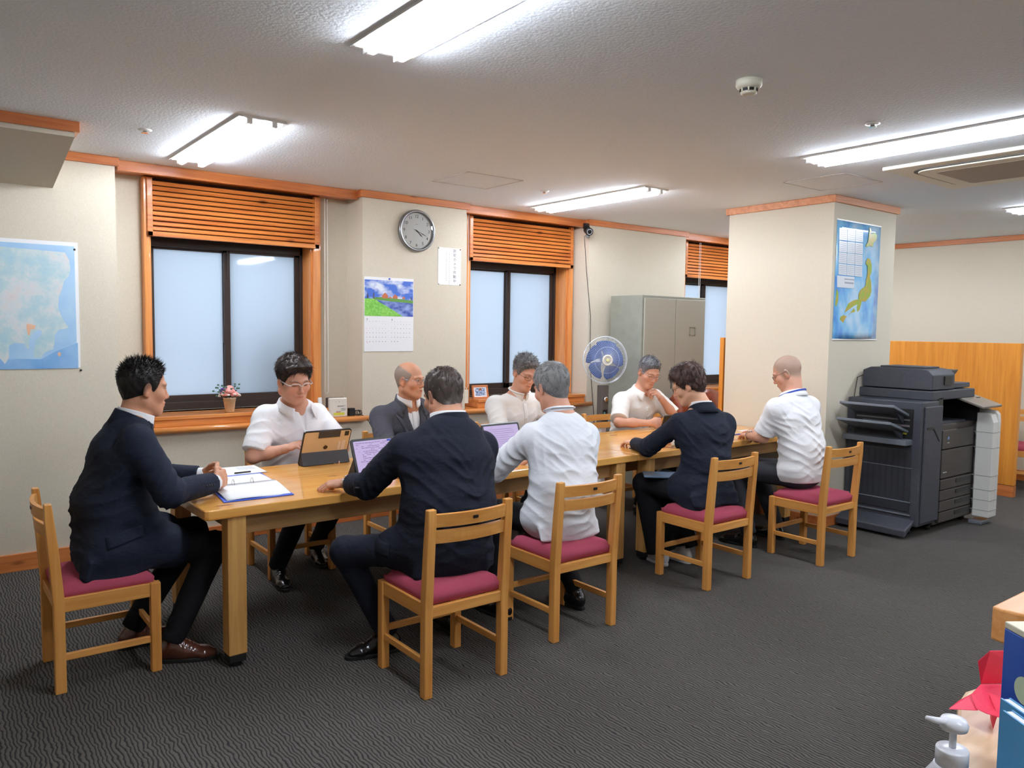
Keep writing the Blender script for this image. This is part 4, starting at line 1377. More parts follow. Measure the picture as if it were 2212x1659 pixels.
# low wooden stand behind the bald man's chair
t = thing('low_stand', 'low brown wooden stand with a grey top behind the chair near the column', 'stand', (5.30, 3.86, 0))
B().box(-.11, .11, -.14, .14, .20, .222).obj('top', mat('stand_grey', rgb(120, 110, 102), .5), t, bevel=.003)
B().box(-.11, -.09, -.14, .14, 0, .20).box(.09, .11, -.14, .14, 0, .20).box(-.09, .09, .11, .13, .0, .2).obj('sides', wood('stand_brown', rgb(120, 72, 44), rgb(96, 54, 32), 2, .5), t)
# oak chairs at the far right edge
o = dup(ch, (8.45, 3.05, 0), PI/2+.25, 'oak chair cut by the right edge of the frame, behind the orange partition', GC)

# ------------------------------------------------------------------ things at the lower right corner
t = thing('desk', 'wooden desk corner with a thick orange edge at the right frame edge', 'desk', (2.36, .87, 0), 0)
B().prism([(0, 0), (-.010, -.03), (.02, -.34), (1.3, -.34), (1.3, .0)], .625, .72).obj('desktop', wood('desk_wood', rgb(232, 168, 104), rgb(216, 144, 76), 0, .35, coat=.3), t, bevel=.006)
b = B()
for x, y in ((.30, -.28), (.30, -.06), (1.2, -.28), (1.2, -.06)):
    b.box(x-.03, x+.03, y-.03, y+.03, 0, .625)
b.obj('legs', M_tleg, t)
t = thing('side_desk', 'pale wooden desk with a rounded corner at the bottom right', 'desk', (1.5, .55, 0), 0)
pts = [(1.02, .43), (1.41, .567), (1.586, .635), (1.68, .673)]+[(1.743, .685), (1.80, .675), (1.842, .65), (1.95, .60), (2.05, .30), (1.9, -.1), (1.2, -.3)]
B().prism([(a-1.5, c-.55) for a, c in pts], .685, .72).obj('desktop', wood('desk_pale', rgb(222, 190, 154), rgb(206, 170, 132), 0, .4, coat=.2), t, bevel=.008)
B().box(-.22, .28, -.45, -.05, 0, .685).obj('pedestal', mat('desk_grey', rgb(150, 146, 138), .5), t, bevel=.005)
# pump bottle
t = thing('pump_bottle', 'white pump bottle of hand sanitiser at the bottom right', 'bottle', (1.160, .468, .72))
M_pump = mat('pump_white', rgb(236, 238, 246), .25)
B().lathe([(.030, 0), (.036, .006), (.037, .10), (.034, .118), (.024, .134), (.0225, .138)], 36).obj('body', M_pump, t)
B().lathe([(.0215, .136), (.0215, .160), (.0205, .162), (.007, .163)], 32).obj('collar', M_pump, t)
b = B().lathe([(.0048, .16), (.0048, .190)], 14)
b.obj('stem', M_pump, t)
b = B().lathe([(.004, .186), (.018, .191), (.0195, .198), (.016, .205), (.005, .208)], 28)
d_ = Vector((-.78, .42, 0)).normalized()
b.tube([d_*.008+Vector((0, 0, .200)), d_*.030+Vector((0, 0, .205)), d_*.043+Vector((0, 0, .209))], [.0055, .0045, .0035], 12)
b.obj('pump_head', M_pump, t)
# boxes standing on the desk
t = thing('blue_box', 'dark blue box with cream top edge standing at the lower right', 'box', (1.408, .499, .72), -.6)
M_bb = noise_mat('print_blue', rgb(40, 78, 170), rgb(70, 110, 196), (9, 9, 9), .35)
B().box(-.0, .10, -.17, .0, 0, .272).obj('body', M_bb, t, bevel=.002)
B().box(.0, .10, -.17, .0, .272, .283).obj('top_edge', mat('box_cream', rgb(226, 220, 196), .6), t, bevel=.002)
B().lathe([(.022, 0), (.022, .001)], 24, (-.001, -.055, .19), M=Matrix.Rotation(-PI/2, 4, 'Y')).obj('pale_spot', mat('spot', rgb(206, 222, 190), .5), t)
M_lb = noise_mat('print_sky_blue', rgb(92, 160, 206), rgb(76, 146, 196), (6, 6, 6), .35)
for k, (x, y, h_, lab) in enumerate(((1.285, .455, .205, 'sky-blue booklet standing behind its twin at the lower right'), (1.245, .437, .205, 'sky-blue booklet with white page edge, nearest at the lower right corner'))):
    t = thing('booklet', lab, 'booklet', (x, y, .72), -.6, 'sky-blue booklets standing at the lower right')
    B().box(0, .003, -.18, .0, 0, h_).box(.013, .016, -.18, .0, 0, h_).obj('cover', M_lb, t)
    B().box(.003, .013, -.178, -.002, .001, h_-.001).obj('pages', M_paper, t)
# red paper crane-like ribbon
t = thing('red_ribbon', 'folded red paper ribbon with pointed ends at the lower right', 'ribbon', (1.62, .60, .735))
M_rp = mat('red_paper', rgb(240, 62, 92), .6)
def sheet3(nm, pts, par):
    b = B()
    n = len(pts)
    vs = [Vector(p) for p in pts]+[Vector(p)-Vector((.0006, .0006, .0012)) for p in pts]
    b._new(vs, [tuple(range(n)), tuple(range(n, 2*n))[::-1]]+[(k, (k+1) % n, n+(k+1) % n, n+k) for k in range(n)])
    return b.obj(nm, M_rp, par)
O3 = Vector((1.62, .60, .735))
def r3(*p):
    return [tuple(Vector(q_)-O3) for q_ in p]
sheet3('upper_fold', r3((1.660, .624, .782), (1.645, .626, .83), (1.641, .604, .86), (1.667, .586, .86), (1.690, .575, .83), (1.700, .590, .785)), t)
sheet3('lower_fold', r3((1.660, .624, .780), (1.700, .590, .782), (1.68, .57, .765), (1.589, .559, .760), (1.589, .585, .758), (1.589, .603, .760), (1.620, .625, .770)), t)
sheet3('tail', r3((1.657, .629, .765), (1.589, .600, .758), (1.550, .635, .758), (1.591, .635, .762)), t)
sheet3('under_fold', r3((1.64, .60, .775), (1.60, .57, .757), (1.61, .58, .722), (1.65, .60, .722)), t)
# ------------------------------------------------------------------ people: distance-field modelling
F32 = np.float32
def V3(*a):
    return np.array(a, dtype=F32)
def nrm(v):
    v = np.asarray(v, dtype=F32)
    return v/max(np.linalg.norm(v), 1e-9)

def cone(a, b, ra, rb):
    a, b = V3(*a), V3(*b)
    ab = b-a
    L2 = float(ab @ ab)+1e-12
    def f(p):
        q = p-a
        t = np.clip((q @ ab)/L2, 0, 1)
        q = q-t[:, None]*ab
        return np.sqrt((q*q).sum(1))-(ra+(rb-ra)*t)
    return f

def econe(a, b, sa, sb, u):
    """elliptic section: sa, sb = (half width along u, half depth)"""
    a, b = V3(*a), V3(*b)
    ab = b-a
    L = float(np.linalg.norm(ab))+1e-9
    h = ab/L
    u = nrm(u)
    u = nrm(u-h*(u @ h))
    w = np.cross(h, u)
    def f(p):
        q = p-a
        s = q @ h
        t = np.clip(s/L, 0, 1)
        qt = s-t*L
        A = sa[0]+(sb[0]-sa[0])*t
        D = sa[1]+(sb[1]-sa[1])*t
        m = np.minimum(A, D)
        k = np.sqrt((q @ u/A)**2+(q @ w/D)**2+(qt/m)**2+1e-12)
        # first-order distance of the ellipse
        g = np.sqrt((q @ u/A**2)**2+(q @ w/D**2)**2+(qt/m**2)**2+1e-12)
        return np.where(k > .3, k*(k-1)/g, (k-1)*m)
    return f

def ell(c, r, Rm=None):
    c, r = V3(*c), V3(*r)
    def f(p):
        q = p-c
        if Rm is not None:
            q = q @ Rm
        k = np.sqrt(((q/r)**2).sum(1)+1e-12)
        g = np.sqrt(((q/(r*r))**2).sum(1)+1e-12)
        return np.where(k > .3, k*(k-1)/g, (k-1)*r.min())
    return f

def plane(pt, n):
    pt, n = V3(*pt), nrm(n)
    return lambda p: (p-pt) @ n

class Sdf:
    def __init__(s):
        s.ops = []
    def add(s, f, k=.01, op='u'):
        s.ops.append((f, k, op))
        return s
    def eval(s, p, want=False, sel=None, margin=None):
        d = np.full(len(p), 9.0, F32)
        each = []
        for i, (f, k, op) in enumerate(s.ops):
            if sel is not None:
                idx = sel[i]
                if idx is None or not idx.any():
                    continue
                x = f(p[idx]).astype(F32)
                dd = d[idx]
            else:
                x = f(p).astype(F32)
                dd = d
                each.append(x)
            if op == 'u':
                if k > 0:
                    h = np.maximum(k-np.abs(dd-x), 0)/k
                    r = np.minimum(dd, x)-h*h*k*.25
                else:
                    r = np.minimum(dd, x)
            elif op == 's':
                x = -x
                if k > 0:
                    h = np.maximum(k-np.abs(dd-x), 0)/k
                    r = np.maximum(dd, x)+h*h*k*.25
                else:
                    r = np.maximum(dd, x)
            elif op == 'i':
                r = np.maximum(dd, x)
            elif op == 'd':
                r = dd-x
            if sel is not None:
                d[idx] = r
            else:
                d = r
        return (d, each) if want else d
    def __call__(s, p):
        return s.eval(np.asarray(p, dtype=F32))
    def mesh(s, lo, hi, res):
        NB = 8
        lo = np.array(lo, dtype=np.float64)
        hi = np.array(hi, dtype=np.float64)
        nb = np.ceil((hi-lo)/(res*NB)).astype(int)+1
        N = nb*NB
        # coarse
        bi = np.stack(np.meshgrid(*[np.arange(n) for n in nb], indexing='ij'), -1).reshape(-1, 3)
        cen = (lo+(bi*NB+(NB-1)/2)*res).astype(F32)
        dc, each = s.eval(cen, True)
        hd = res*NB*.5*1.7321
        act = np.abs(dc) < hd*1.35+.004
        D = np.repeat(np.repeat(np.repeat(dc.reshape(nb), NB, 0), NB, 1), NB, 2).astype(F32)
        ab = bi[act]
        loc = np.stack(np.meshgrid(*[np.arange(NB)]*3, indexing='ij'), -1).reshape(-1, 3)
        gi = (ab[:, None, :]*NB+loc[None]).reshape(-1, 3)
        pts = (lo+gi*res).astype(F32)
        sel = []
        for (f, k, op), x in zip(s.ops, each):
            xa = x[act]
            da = dc[act]
            if op == 'u':
                m = xa < np.abs(da)+k+2.7*hd
            elif op == 's':
                m = xa < k+1.6*hd+.01
            elif op == 'i':
                m = xa > -(1.6*hd+.02)
            else:
                m = np.ones(len(xa), bool)
            sel.append(np.repeat(m, NB**3))
        first = True
        d = s.eval(pts, False, sel)
        D[gi[:, 0], gi[:, 1], gi[:, 2]] = d
        S = D < 0
        # surface nets
        c = S[:-1, :-1, :-1].astype(np.int8)
        for dx in (0, 1):
            for dy in (0, 1):
                for dz in (0, 1):
                    if dx or dy or dz:
                        c += S[dx:N[0]-1+dx, dy:N[1]-1+dy, dz:N[2]-1+dz]
        mixed = (c > 0) & (c < 8)
        ci = np.argwhere(mixed)
        idx = np.full(mixed.shape, -1, np.int32)
        idx[mixed] = np.arange(len(ci))
        corners = [(0, 0, 0), (1, 0, 0), (0, 1, 0), (1, 1, 0), (0, 0, 1), (1, 0, 1), (0, 1, 1), (1, 1, 1)]
        cv = np.stack([D[ci[:, 0]+a, ci[:, 1]+b_, ci[:, 2]+c_] for a, b_, c_ in corners], 1)
        acc = np.zeros((len(ci), 3))
        cnt = np.zeros(len(ci))
        for i in range(8):
            for j in range(i+1, 8):
                df = [abs(corners[i][k]-corners[j][k]) for k in range(3)]
                if sum(df) != 1:
                    continue
                a, b_ = cv[:, i], cv[:, j]
                m = (a < 0) != (b_ < 0)
                t = np.where(m, a/np.where(m, a-b_, 1), 0)
                pi = np.array(corners[i])+t[:, None]*(np.array(corners[j])-np.array(corners[i]))
                acc[m] += pi[m]
                cnt[m] += 1
        vs = lo+(ci+acc/cnt[:, None])*res
        quads = []
        for ax in range(3):
            sl0 = [slice(None)]*3
            sl1 = [slice(None)]*3
            sl0[ax] = slice(0, -1)
            sl1[ax] = slice(1, None)
            A, C_ = S[tuple(sl0)], S[tuple(sl1)]
            e = np.argwhere(A != C_)
            o1, o2 = [(1, 2), (2, 0), (0, 1)][ax]
            e = e[(e[:, o1] > 0) & (e[:, o2] > 0) & (e[:, o1] < N[o1]-1) & (e[:, o2] < N[o2]-1)]
            s0 = S[e[:, 0], e[:, 1], e[:, 2]]
            def at(d1, d2):
                q = e.copy()
                q[:, o1] += d1
                q[:, o2] += d2
                return idx[q[:, 0], q[:, 1], q[:, 2]]
            Q = np.stack([at(-1, -1), at(0, -1), at(0, 0), at(-1, 0)], 1)
            Q[~s0] = Q[~s0][:, ::-1]
            quads.append(Q)
        Q = np.concatenate(quads)
        Q = Q[(Q >= 0).all(1)]
        return vs.astype(F32), Q

def keep_largest(vs, Q, n_keep=1):
    n = len(vs)
    lab = np.arange(n)
    e = np.concatenate([Q[:, [0, 1]], Q[:, [1, 2]], Q[:, [2, 3]]])
    while True:
        m = np.minimum(lab[e[:, 0]], lab[e[:, 1]])
        new = lab.copy()
        np.minimum.at(new, e[:, 0], m)
        np.minimum.at(new, e[:, 1], m)
        new = new[new]
        new = new[new]
        if (new == lab).all():
            break
        lab = new
    u, cnt = np.unique(lab, return_counts=True)
    ks = u[np.argsort(-cnt)[:n_keep]]
    kv = np.isin(lab, ks)
    mp = np.cumsum(kv)-1
    Q2 = Q[kv[Q[:, 0]]]
    return vs[kv], mp[Q2]

def np_mesh(name, vs, Q, m, parent=None, org=None, tint=None):
    vs = np.asarray(vs, dtype=F32)
    if org is not None:
        vs = vs-np.array(org, dtype=F32)
    me = bpy.data.meshes.new(name)
    k = Q.shape[1]
    me.vertices.add(len(vs))
    me.vertices.foreach_set('co', vs.ravel())
    me.loops.add(len(Q)*k)
    me.loops.foreach_set('vertex_index', Q.astype(np.int32).ravel())
    me.polygons.add(len(Q))
    me.polygons.foreach_set('loop_start', np.arange(0, len(Q)*k, k, dtype=np.int32))
    me.polygons.foreach_set('loop_total', np.full(len(Q), k, np.int32))
    me.polygons.foreach_set('use_smooth', np.ones(len(Q), bool))
    me.update(calc_edges=True)
    if tint is not None:
        at = me.color_attributes.new('tint', 'FLOAT_COLOR', 'POINT')
        c4 = np.ones((len(vs), 4), F32)
        c4[:, :3] = tint
        at.data.foreach_set('color', c4.ravel())
    return mkobj(name, me, m, parent)

def tinted(name, rough=.5, spec=.4, sss=0.0, nscale=0, nstr=0.1):
    m = mat(name, (1, 1, 1, 1), rough, spec=spec)
    a = nd(m, 'ShaderNodeAttribute', attribute_name='tint')
    lk(m, a.outputs['Color'], bsdf(m).inputs['Base Color'])
    if sss:
        bsdf(m).inputs['Subsurface Weight'].default_value = sss
        bsdf(m).inputs['Subsurface Radius'].default_value = (.012, .005, .003)
        bsdf(m).inputs['Subsurface Scale'].default_value = 1.0
    if nscale:
        n = nd(m, 'ShaderNodeTexNoise', Scale=nscale, Detail=3.0)
        lk(m, coords(m), n.inputs['Vector'])
        bump(m, n.outputs['Fac'], nstr, .002)
    return m
M_skin = tinted('skin', .5, .35, 0.0, 260, .12)
M_hair = tinted('hair', .45, .4)
def cloth(name, c1, c2, sc=700, rough=.85, b_=.25, big=14):
    m = mat(name, c1, rough, spec=.2)
    n = nd(m, 'ShaderNodeTexNoise', Scale=float(sc), Detail=2.0)
    lk(m, coords(m), n.inputs['Vector'])
    n2 = nd(m, 'ShaderNodeTexNoise', Scale=float(big), Detail=3.0, Distortion=1.2)
    lk(m, coords(m, (1, 1, 1.6)), n2.inputs['Vector'])
    lk(m, ramp(m, n.outputs['Fac'], [(.4, c1), (.6, c2)]), bsdf(m).inputs['Base Color'])
    ad = nd(m, 'ShaderNodeMath', operation='MULTIPLY_ADD')
    lk(m, n.outputs['Fac'], ad.inputs[0])
    ad.inputs[1].default_value = .08
    lk(m, n2.outputs['Fac'], ad.inputs[2])
    bump(m, ad.outputs[0], b_, .02)
    return m
M_navy = cloth('navy_wool', rgb(38, 44, 60), rgb(28, 33, 47))
M_navy2 = cloth('navy_wool_dark', rgb(32, 36, 50), rgb(24, 27, 38))
M_navy3 = cloth('navy_twill', rgb(36, 42, 56), rgb(28, 32, 44))
M_grey = cloth('grey_wool', rgb(84, 84, 92), rgb(68, 68, 76))
M_trou = cloth('black_trousers', rgb(26, 26, 30), rgb(18, 18, 22))
M_shirtw = cloth('white_shirt', rgb(240, 240, 242), rgb(236, 237, 240), b_=.14)
M_shirtb = cloth('pale_shirt', rgb(236, 240, 246), rgb(230, 234, 241), b_=.14)
M_linen = cloth('linen_shirt', rgb(238, 236, 232), rgb(230, 228, 224), b_=.14)
M_lshoe = mat('brown_leather_shoe', rgb(84, 46, 34), .2, coat=.5)
M_bshoe = mat('black_shoe', rgb(18, 18, 20), .25, coat=.4)
M_wshoe = mat('white_shoe', rgb(214, 216, 220), .3, coat=.3)
M_tie = mat('red_tie', rgb(176, 40, 52), .6)
M_btn = mat('button', rgb(20, 22, 28), .4)

def fold(c, R, n, lam, amp, m=None, ph=0.0):
    c, n = V3(*c), nrm(n)
    m = nrm(m) if m is not None else nrm(np.cross(n, V3(.3, .5, .8)))
    def f(p):
        q = p-c
        r2 = (q*q).sum(1)
        x = np.zeros(len(p), F32)
        k = r2 < (2.2*R)**2
        qq = q[k]
        s = qq @ n
        t = qq @ m
        s2 = s+.016*np.sin(t*19+ph*2)+.010*np.sin(t*37+s*21+ph)
        w = 1-1.6*np.abs(np.sin(PI*s2/lam+ph))**.8
        md = .55+.45*np.sin(t*27+s*16+ph*3)
        x[k] = amp*np.exp(-r2[k]/(R*R))*w*md
        return x
    return f

def ripple(amp, sc=1.0, ph=0.0):
    def f(p):
        q = p*sc
        x, y, z = q[:, 0], q[:, 1], q[:, 2]
        return amp*(np.sin(17*x+9*z+2*np.sin(11*y+ph)+ph)*.5+np.sin(23*y-14*z+1.7*np.sin(13*x+ph)+2*ph)*.35+np.sin(31*z+7*x-9*y+2*np.sin(19*z+ph))*.3)
    return f

class Head:
    """local frame: x right, y towards the face, z up, origin between the ears"""
    def __init__(s, pos, yaw, pitch=0.0, roll=0.0, sc=.95, fat=0.0):
        # yaw: compass of the gaze measured from +y towards +x, degrees; pitch down negative
        yw, pt, rl = map(math.radians, (yaw, pitch, roll))
        fy = V3(math.sin(yw)*math.cos(pt), math.cos(yw)*math.cos(pt), math.sin(pt))
        rx = nrm(np.cross(fy, V3(0, 0, 1)))
        uz = np.cross(rx, fy)
        r2 = rx*math.cos(rl)+uz*math.sin(rl)
        u2 = -rx*math.sin(rl)+uz*math.cos(rl)
        s.R = np.stack([r2, fy, u2], 1).astype(F32)
        s.o = V3(*pos)
        s.sc = sc
        s.fat = fat
    def w(s, p):
        return s.o+s.R @ (V3(*p)*s.sc)
    def loc(s, p):
        return ((p-s.o) @ s.R)/s.sc
    def prims(s, S):
        o, R, c = s.o, s.R, s.sc
        E = lambda p, r: ell(s.w(p), V3(*r)*c, R)
        K = lambda a, b_, ra, rb: cone(s.w(a), s.w(b_), ra*c, rb*c)
        ft = s.fat
        S.add(E((0, -.014, .034), (.077, .098, .088)), 0)
        S.add(E((0, .022, -.028), (.063+ft*.6, .070, .086)), .03*c)
        S.add(K((-.050-ft, -.002, -.060), (-.014, .062, -.098), .020+ft, .021), .03*c)
        S.add(K((.050+ft, -.002, -.060), (.014, .062, -.098), .020+ft, .021), .03*c)
        S.add(E((0, .040, -.092), (.036+ft, .040, .022+ft*.5)), .025*c)
        S.add(K((-.014, .066, -.100), (.014, .066, -.100), .017, .017), .015*c)
        for x in (-1, 1):
            S.add(E((x*.042, .056, -.026), (.026+ft*.4, .026, .024)), .022*c)
            S.add(K((x*.010, .088, .024), (x*.046, .076, .022), .008, .007), .016*c)
            S.add(E((x*.031, .096, .006), (.017, .012, .011)), .014*c, 's')
            S.add(E((x*.031, .0775, .004), (.0155, .0125, .0125)), .003*c)
            S.add(K((x*.018, .0885, .0005), (x*.045, .083, .0005), .0022, .0018), .002*c)
            S.add(E((x*.011, .096, -.037), (.0085, .009, .0075)), .006*c)
            # ear
            er = s.R @ np.array(Matrix.Rotation(x*.30, 3, 'Z') @ Matrix.Rotation(-.18, 3, 'X'), dtype=F32)
            S.add(ell(s.w((x*.081, -.010, -.006)), V3(.0075, .0185, .032)*c, er), .006*c)
            S.add(ell(s.w((x*.089, -.006, -.002)), V3(.0062, .0105, .019)*c, er), .004*c, 's')
            S.add(ell(s.w((x*.078, -.004, -.032)), V3(.006, .009, .009)*c, er), .004*c)
        S.add(K((0, .088, .016), (0, .104, -.026), .0065, .0095), .012*c)
        S.add(E((0, .106, -.031), (.0115, .0105, .0095)), .008*c)
        # mouth
        S.add(E((0, .082, -.066), (.026, .015, .020)), .014*c)
        S.add(K((-.017, .0905, -.0625), (0, .0975, -.060), .0035, .0050), .004*c)
        S.add(K((.017, .0905, -.0625), (0, .0975, -.060), .0035, .0050), .004*c)
        S.add(K((-.013, .0900, -.0715), (.013, .0900, -.0715), .0055, .0055), .005*c)
        S.add(K((-.022, .0935, -.0662), (.022, .0935, -.0662), .0016, .0016), .003*c, 's')
    def tint(s, vs, skin, opt):
        q = s.loc(vs)
        x, y, z = q[:, 0], q[:, 1], q[:, 2]
        n = len(vs)
        col = np.tile(np.array(skin, F32), (n, 1))
        near = (np.abs(x) < .11) & (y > -.12) & (y < .14) & (z > -.13) & (z < .14)
        def mixin(w, c):
            w = np.clip(w, 0, 1)[:, None]*near[:, None]
            return col*(1-w)+np.array(c, F32)*w
        ss = lambda a, e0, e1: np.clip((a-e0)/(e1-e0), 0, 1)
        # cheeks, nose and ears a little redder
        ck = np.exp(-(((np.abs(x)-.042)/.022)**2+((z+.028)/.022)**2))*(y > .02)*.35
        ck += np.exp(-((x/.014)**2+((z+.032)/.014)**2))*(y > .07)*.3+.3*(np.abs(x) > .079)
        col = mixin(ck, np.array(skin)*np.array([1.06, .74, .70]))
        # lips
        lp = np.exp(-((x/.021)**4+((z+.066)/.0085)**4))*(y > .06)
        col = mixin(lp*.75, np.array(skin)*np.array([.86, .52, .52]))
        mo = np.exp(-((x/.023)**4+((z+.0662)/.0018)**2))*(y > .07)
        col = mixin(mo*.8, np.array(skin)*.3)
        # eyes: lash line, brows
        ax = np.abs(x)-.031
        lid = np.exp(-(((ax-.002)/.0160)**4+((z-.0005-.0*ax)/.0030)**2))*(y > .055)
        if opt.get('open'):
            sc_ = np.exp(-((ax/.0125)**4+((z-.003)/.0035)**4))*(y > .055)
            col = mixin(sc_*.9, (.75, .72, .68))
            ir = np.exp(-(((ax)/.0050)**4+((z-.003)/.0045)**4))*(y > .055)
            col = mixin(ir, (.03, .02, .015))
            lid = np.exp(-(((ax-.002)/.0165)**4+((z-.0078)/.0024)**2))*(y > .055)
        col = mixin(lid*.92, (.03, .02, .018))
        bz = .0235+.004*np.cos(ax*90)-.002
        br = np.exp(-(((ax-.003)/.0205)**4+((z-bz)/.0046)**2))*(y > .05)
        col = mixin(br*opt.get('brow', .8), opt.get('browcol', (.03, .025, .02)))
        # nostril dots, ear canal
        no = np.exp(-(((np.abs(x)-.0065)/.0035)**2+((z+.0405)/.0028)**2))*(y > .085)
        col = mixin(no*.8, np.array(skin)*.25)
        # stubble of cropped or shaved hair on the scalp
        if 'scalp' in opt:
            mk = hairline(q, opt.get('hl', 0), opt.get('bald', 0), opt.get('nape', 0))
            col = mixin(ss(mk, -.012, .026)*opt.get('scalpw', .6), opt['scalp'])
        if opt.get('beard'):
            bd = ss(-z, .045, .06)*ss(y, .0, .03)
            col = mixin(bd*opt['beard'], np.array(skin)*np.array([.62, .6, .62]))
        return col

_HY = np.array([-.13, -.085, -.05, -.022, -.006, .008, .022, .030, .044, .054, .070, .083, .12])
_HZ = np.array([-.074, -.070, -.058, -.032, -.004, .000, -.014, -.006, .022, .050, .068, .080, .10])
def hairline(q, shift=0.0, bald=0.0, nape=0.0):
    """>0 inside the hair; local head coordinates. bald: radius-like size of a bare crown and forehead"""
    x, y, z = q[:, 0], q[:, 1], q[:, 2]
    m = z-np.interp(y-shift*(np.clip(z, 0, .1)/.1), _HY, _HZ)-nape*np.clip((-.02-y)/.03, 0, 1)
    if bald:
        b_ = bald-np.sqrt((x/.95)**2+((y-.055)/1.5)**2+((z-.125)/1.15)**2)
        m = np.minimum(m, -b_)
    return m

def make_hair(h, parent, org, style):
    """cap of hair plus several thousand fine locks"""
    c = h.sc
    rnd = np.random.RandomState(style.get('seed', 1))
    tt, ts = style['top'], style['side']
    sh, bald = style.get('hl', 0.0), style.get('bald', 0.0)
    part = style.get('sweep', (0, 0, 0))
    lump = style.get('lump', .003)
    HS = Sdf()
    HS.add(ell((0, -.014, .034), (.077, .098, .088)), 0)
    HS.add(ell((0, .022, -.028), (.063+h.fat*.6, .070, .086)), .03)
    HS.add(cone((0, -.028, -.03), style['nk'], .054, .060), .03)
    def skull(q):
        return HS(q)
    def skull_old(q):
        r = V3(.077, .098, .088)
        v = q-V3(0, -.014, .034)
        k = np.sqrt(((v/r)**2).sum(1)+1e-9)
        g = np.sqrt(((v/(r*r))**2).sum(1)+1e-9)
        return k*(k-1)/g
    def thick(q):
        m = hairline(q, sh, bald, style.get('nape', 0))
        up = np.clip((q[:, 2]-.02)/.085, 0, 1)
        fr = np.clip((q[:, 1]-.0)/.09, 0, 1)
        t = ts+(tt-ts)*up+style.get('front', 0)*fr*up
        w = np.clip(m/style.get('fade', .026), -1, 1)
        t = np.where(w > 0, t*np.clip(w, 0, 1)**.7, w*.010)
        x, y, z = q[:, 0], q[:, 1], q[:, 2]
        return t+lump*(w > 0)*(np.sin(x*150+y*60+3*np.sin(y*90))*.6+np.sin(y*130+z*120+2*np.sin(x*110))*.5)*np.clip(m/.02, 0, 1)
    def f(p):
        q = h.loc(p)
        up = skull(q)
        return (up-thick(q))*c*.9
    S = Sdf()
    S.add(f, 0)
    lo, hi = h.o-.17, h.o+.17
    vs, Q = S.mesh(lo, hi, .0032)
    vs, Q = keep_largest(vs, Q, 1)
    base = np.array(style['col'], F32)
    col2 = np.array(style.get('col2', style['col']), F32)
    q = h.loc(vs)
    g = np.clip((style.get('greyz', .02)-q[:, 2])/.06+.5, 0, 1)[:, None]
    tint = base*(1-g)+col2*g
    # locks
    n = style.get('n', 3500)
    th = rnd.uniform(0, 2*PI, n*3)
    ph = np.arccos(rnd.uniform(-.97, 1, n*3))
    d = np.stack([np.sin(ph)*np.cos(th), np.sin(ph)*np.sin(th), np.cos(ph)], 1)
    q0 = (V3(0, -.014, .034)+d*V3(.077, .098, .088)).astype(F32)
    for _ in range(8):
        q0 = q0-d.astype(F32)*HS(q0)[:, None]*.9
    q0 = q0[(HS(q0) < .004)]
    m = hairline(q0, sh, bald, style.get('nape', 0))
    q0 = q0[m > .003][:n]
    m = hairline(q0, sh, bald, style.get('nape', 0))
    nn = (q0-V3(0, -.014, .034))/(V3(.077, .098, .088)**2)
    nn /= np.linalg.norm(nn, axis=1)[:, None]
    lw = np.clip((.0-q0[:, 2])/.05, 0, 1)[:, None]
    nn = nn*(1-lw)+lw*np.stack([q0[:, 0], q0[:, 1]+.02, q0[:, 0]*0], 1)/.06
    nn /= np.linalg.norm(nn, axis=1)[:, None]
    t0 = thick(q0)
    p0 = q0+nn*(t0*.8)[:, None]
    up = np.clip((q0[:, 2]-.02)/.085, 0, 1)
    Ls = style.get('lside', .012)+(style.get('ltop', .03)-style.get('lside', .012))*up
    Ls = Ls*rnd.uniform(.55, 1.2, len(q0))
    flow = np.tile(V3(*part), (len(q0), 1))*up[:, None]+(1-up)[:, None]*V3(0, -.35, -1.0)
    whorl = q0-V3(0, -.06, .11)
    whorl /= np.linalg.norm(whorl, axis=1)[:, None]
    flow = flow+whorl*style.get('whorl', .8)
    flow -= nn*(flow*nn).sum(1)[:, None]
    flow += rnd.normal(0, style.get('mess', .25), flow.shape)
    flow /= np.linalg.norm(flow, axis=1)[:, None]
    lift = style.get('lift', .35)*(.4+.6*up)
    V, F_, T_ = [], [], []
    wd = style.get('wid', .0016)
    side = np.cross(flow, nn)
    side /= np.linalg.norm(side, axis=1)[:, None]+1e-9
    ks = 4
    rows = []
    for k in range(ks):
        t = k/(ks-1)
        bend = t*t*style.get('bend', .35)
        pos = p0+flow*(Ls*t*(1-lift*.5))[:, None]+nn*(Ls*(lift*t-bend*lift*t))[:, None]
        w_ = wd*(1-t*.92)
        rows.append((pos-side*w_, pos+side*w_, pos+nn*w_*.8))
    nb = len(q0)
    sh3 = np.stack([np.stack(r, 1) for r in rows], 1)          # nb, ks, 3, 3
    locks = (h.o+(sh3.reshape(-1, 3)*c) @ h.R.T)
    b0 = (np.arange(nb)*ks*3)[:, None]
    qs = []
    for k in range(ks-1):
        for a in range(3):
            b_ = (a+1) % 3
            qs.append(np.concatenate([b0+k*3+a, b0+k*3+b_, b0+(k+1)*3+b_, b0+(k+1)*3+a], 1))
    qs = np.concatenate(qs)+len(vs)
    cl = rnd.uniform(.6, 1.35, nb)[:, None]
    gg = np.clip((style.get('greyz', .02)-q0[:, 2])/.06+.5, 0, 1)[:, None]
    bc = base*(1-gg)+col2*gg
    gr = (rnd.uniform(0, 1, nb) < style.get('greyfrac', 0))[:, None]
    bc = np.where(gr, np.array((.34, .34, .35), F32), bc)*cl
    tl = np.repeat(bc, ks*3, 0)
    allv = np.concatenate([vs, locks.astype(F32)])
    return np_mesh('hair', allv, np.concatenate([Q, qs]), M_hair, parent, org, np.concatenate([tint, tl]))

